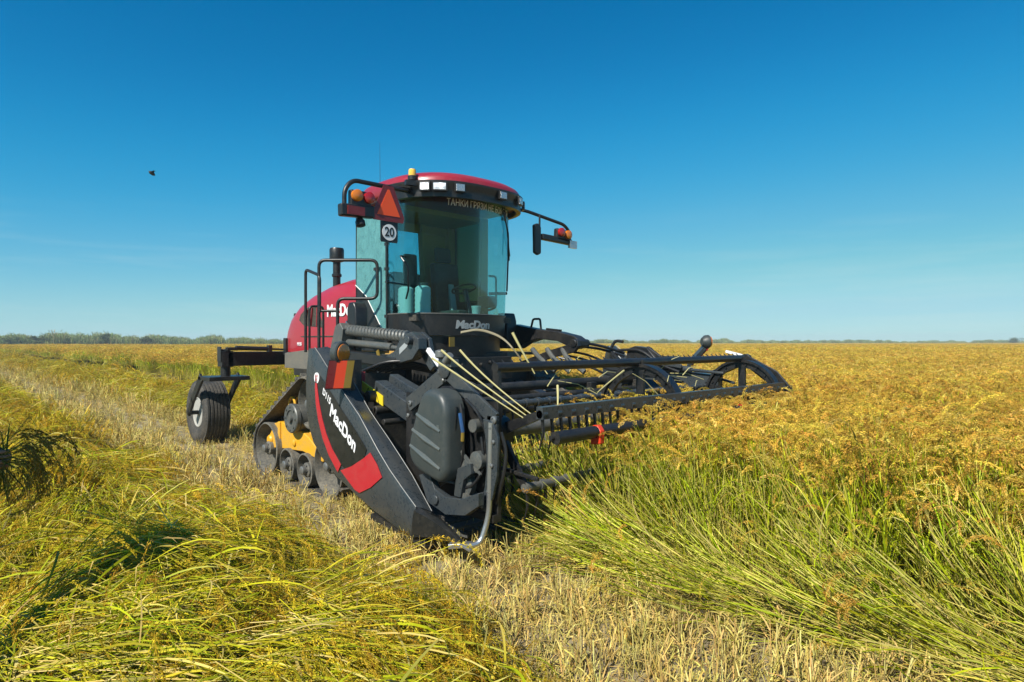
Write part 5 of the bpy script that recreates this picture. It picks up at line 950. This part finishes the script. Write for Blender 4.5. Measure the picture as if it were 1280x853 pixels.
# ================================================================== FAR REEDS AND BUSHES
def reeds(seed, hh_):
    b = PB(seed); r = b.r
    for k in range(70):
        p = V(r.uniform(-1.6, 1.6), r.uniform(-1.6, 1.6), 0); h = hh_ * r.uniform(.55, 1.1) * (1 - .08 * abs(p.x)); a = r.uniform(0, 3.14); sd = V(math.cos(a), math.sin(a), 0); d = V(r.gauss(0, .12), r.gauss(0, .12), 1); c0 = jit(r, (.17, .24, .07), .3); c1 = jit(r, (.25, .32, .11) if r.random() < .7 else (.38, .33, .19), .25)
        b.ribbon([p, p + d * h * .5, p + d * h * .8, p + d * h + V(r.gauss(0, .15), r.gauss(0, .15), 0)], [.10, .16, .13, .03], sd, c0, c1)
        for q in range(3): z = r.uniform(.35, .95); a2 = r.uniform(0, 6.283); b.leaf(p + d * h * z, V(math.cos(a2) * .6, math.sin(a2) * .6, .8), r.uniform(.5, .9), r.uniform(.06, .14), r.uniform(.5, 1.6), c0, c1, 3)
    return b
rv = [reeds(600 + q, 3.4).mesh('r', MRE) for q in range(5)]
px = g.uniform(-60, 1340, 5200); tn = (px - 640) / 800; Zr = np.where(px < 420, 150 + (px / 420) * 40, np.interp(px, [420, 800, 1280], [190, 250, 330])) + g.uniform(0, 26, len(px)); hs_ = np.interp(px, [0, 150, 350, 700, 800, 1000, 1280], [.98, .92, .78, .60, .70, .60, .55]) * g.uniform(.70, 1.10, len(px)) * (.72 + .36 * vnoise(px, px * 0, 22, 20) + .45 * (vnoise(px, px * 0, 5, 24) - .5))
Xr = tn * Zr; scatter('reed_belt', rv, np.stack([-5.35 + Xr * CT + Zr * ST_, 7 + Xr * ST_ - Zr * CT, np.zeros(len(px))], 1), yaw_only(len(px), g, .03), hs_, g.integers(0, 5, len(px)))
LEAF = plantmat('bush_leaf', .2, .25, .7); bark = paint('bark', (.09, .07, .05), .9, dust=.2)
for bpx, Zb, hb, wb, col, lab in ((10, 146, 4.5, 4.5, (.13, .17, .07), 'dark green bush in the reeds at the far left edge of the horizon'), (50, 150, 4.6, 3.2, (.14, .18, .07), 'rounded green bush in the reeds, second from the left edge'), (133, 152, 5.0, 3.0, (.11, .15, .07), 'tallest dark bush rising above the reeds left of the machine'), (183, 160, 4.4, 2.6, (.15, .18, .085), 'pale narrow bush in the reeds nearest the machine rear wheel'), (1268, 300, 4.4, 6.5, (.11, .14, .06), 'dark bush on the horizon at the far right edge')):
    Xb = (bpx - 640) / 800 * Zb; cx_, cy_, _ = cf(Xb, Zb, 0); t = thing('bush', (cx_, cy_, 0), lab, 'bush'); b = PB(int(bpx)); r = b.r
    for c_ in range(16):
        o_ = V(r.gauss(0, wb * .26), r.gauss(0, wb * .26), hb * r.uniform(.25, .88)); s_ = wb * r.uniform(.12, .24)
        for k in range(130):
            d = V(r.gauss(0, 1), r.gauss(0, 1), r.gauss(0, .9)).normalized() * s_ * r.uniform(.4, 1.1); p = V(cx_, -cy_, 0) + o_ + d; n_ = V(r.gauss(0, 1), r.gauss(0, 1), r.gauss(0, 1)).normalized(); b.grain(p, n_, r.uniform(.25, .45), r.uniform(.07, .13), jit(r, col, .35))
    b.v = [(p_[0], p_[1], p_[2] * .72) for p_ in b.v]; cr = b.mesh('crown', LEAF); place(cr, t)
    mm = MB()
    for k in range(4): a = k * 1.6; mm.tube([(cx_ + .1 * math.cos(a), cy_ + .1 * math.sin(a), 0), (cx_ + .4 * math.cos(a), cy_ + .4 * math.sin(a), hb * .4), (cx_ + .7 * math.cos(a), cy_ + .7 * math.sin(a), hb * .50)], [.10, .07, .03], 6)
    part('trunk', mm, bark, t)

# ================================================================== the held sheaf
Sf = thing('rice_sheaf', cf(-2.16, 2.78, 1.22), 'dark shaded bunch of cut rice held in the hand at the left edge', 'rice bunch'); b = PB(71); r = b.r
O = V(*cf(-2.22, 2.755, 1.22)); ax = lambda X, Z, h: V(X * CT + Z * ST_, -(X * ST_ - Z * CT), h); O = V(O.x, -O.y, O.z)
for k in range(34):
    d = ax(.13 + r.gauss(0, .05), r.gauss(0, .05), r.gauss(.02, .05)); q = ax(0, r.gauss(0, .008), r.gauss(0, .012)); bk = ax(-.22, .02 + r.gauss(0, .03), -.06 + r.gauss(0, .03))
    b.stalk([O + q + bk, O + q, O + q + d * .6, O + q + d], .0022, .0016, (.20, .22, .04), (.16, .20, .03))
    if k < 24: b.panicle(O + q + d * r.uniform(.5, 1), d.normalized() if k % 2 else (d + ax(0, 0, -.1)).normalized(), r.uniform(.16, .24), 110, jit(r, (.24, .18, .03)), 1.4)  # sheaf colours darker than the field rice, shade put into the colour
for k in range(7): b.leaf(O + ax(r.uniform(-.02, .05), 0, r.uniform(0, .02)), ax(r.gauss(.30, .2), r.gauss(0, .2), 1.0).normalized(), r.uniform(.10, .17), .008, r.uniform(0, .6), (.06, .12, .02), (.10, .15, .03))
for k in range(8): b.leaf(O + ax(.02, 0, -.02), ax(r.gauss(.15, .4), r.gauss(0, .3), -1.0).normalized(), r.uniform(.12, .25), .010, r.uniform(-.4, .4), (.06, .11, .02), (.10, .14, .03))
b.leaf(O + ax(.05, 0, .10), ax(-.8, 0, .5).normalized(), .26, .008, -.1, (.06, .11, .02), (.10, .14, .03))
place(b.mesh('rice_stems', MR), Sf)

# ================================================================== thin summer haze over the whole field
m = MB(); m.box(-740, 740, -740, 740, -1.2, 7.4); hm = bpy.data.materials.new('haze'); hm.use_nodes = True; t = hm.node_tree; t.nodes.remove(t.nodes['Principled BSDF'])
vp = N(t, 'ShaderNodeVolumePrincipled'); vp.inputs['Color'].default_value = (.80, .92, 1.0, 1); vp.inputs['Density'].default_value = .0008; vp.inputs['Anisotropy'].default_value = .0; t.links.new(vp.outputs[0], t.nodes['Material Output'].inputs['Volume'])
o = part('haze', m, hm); o['kind'] = 'stuff'
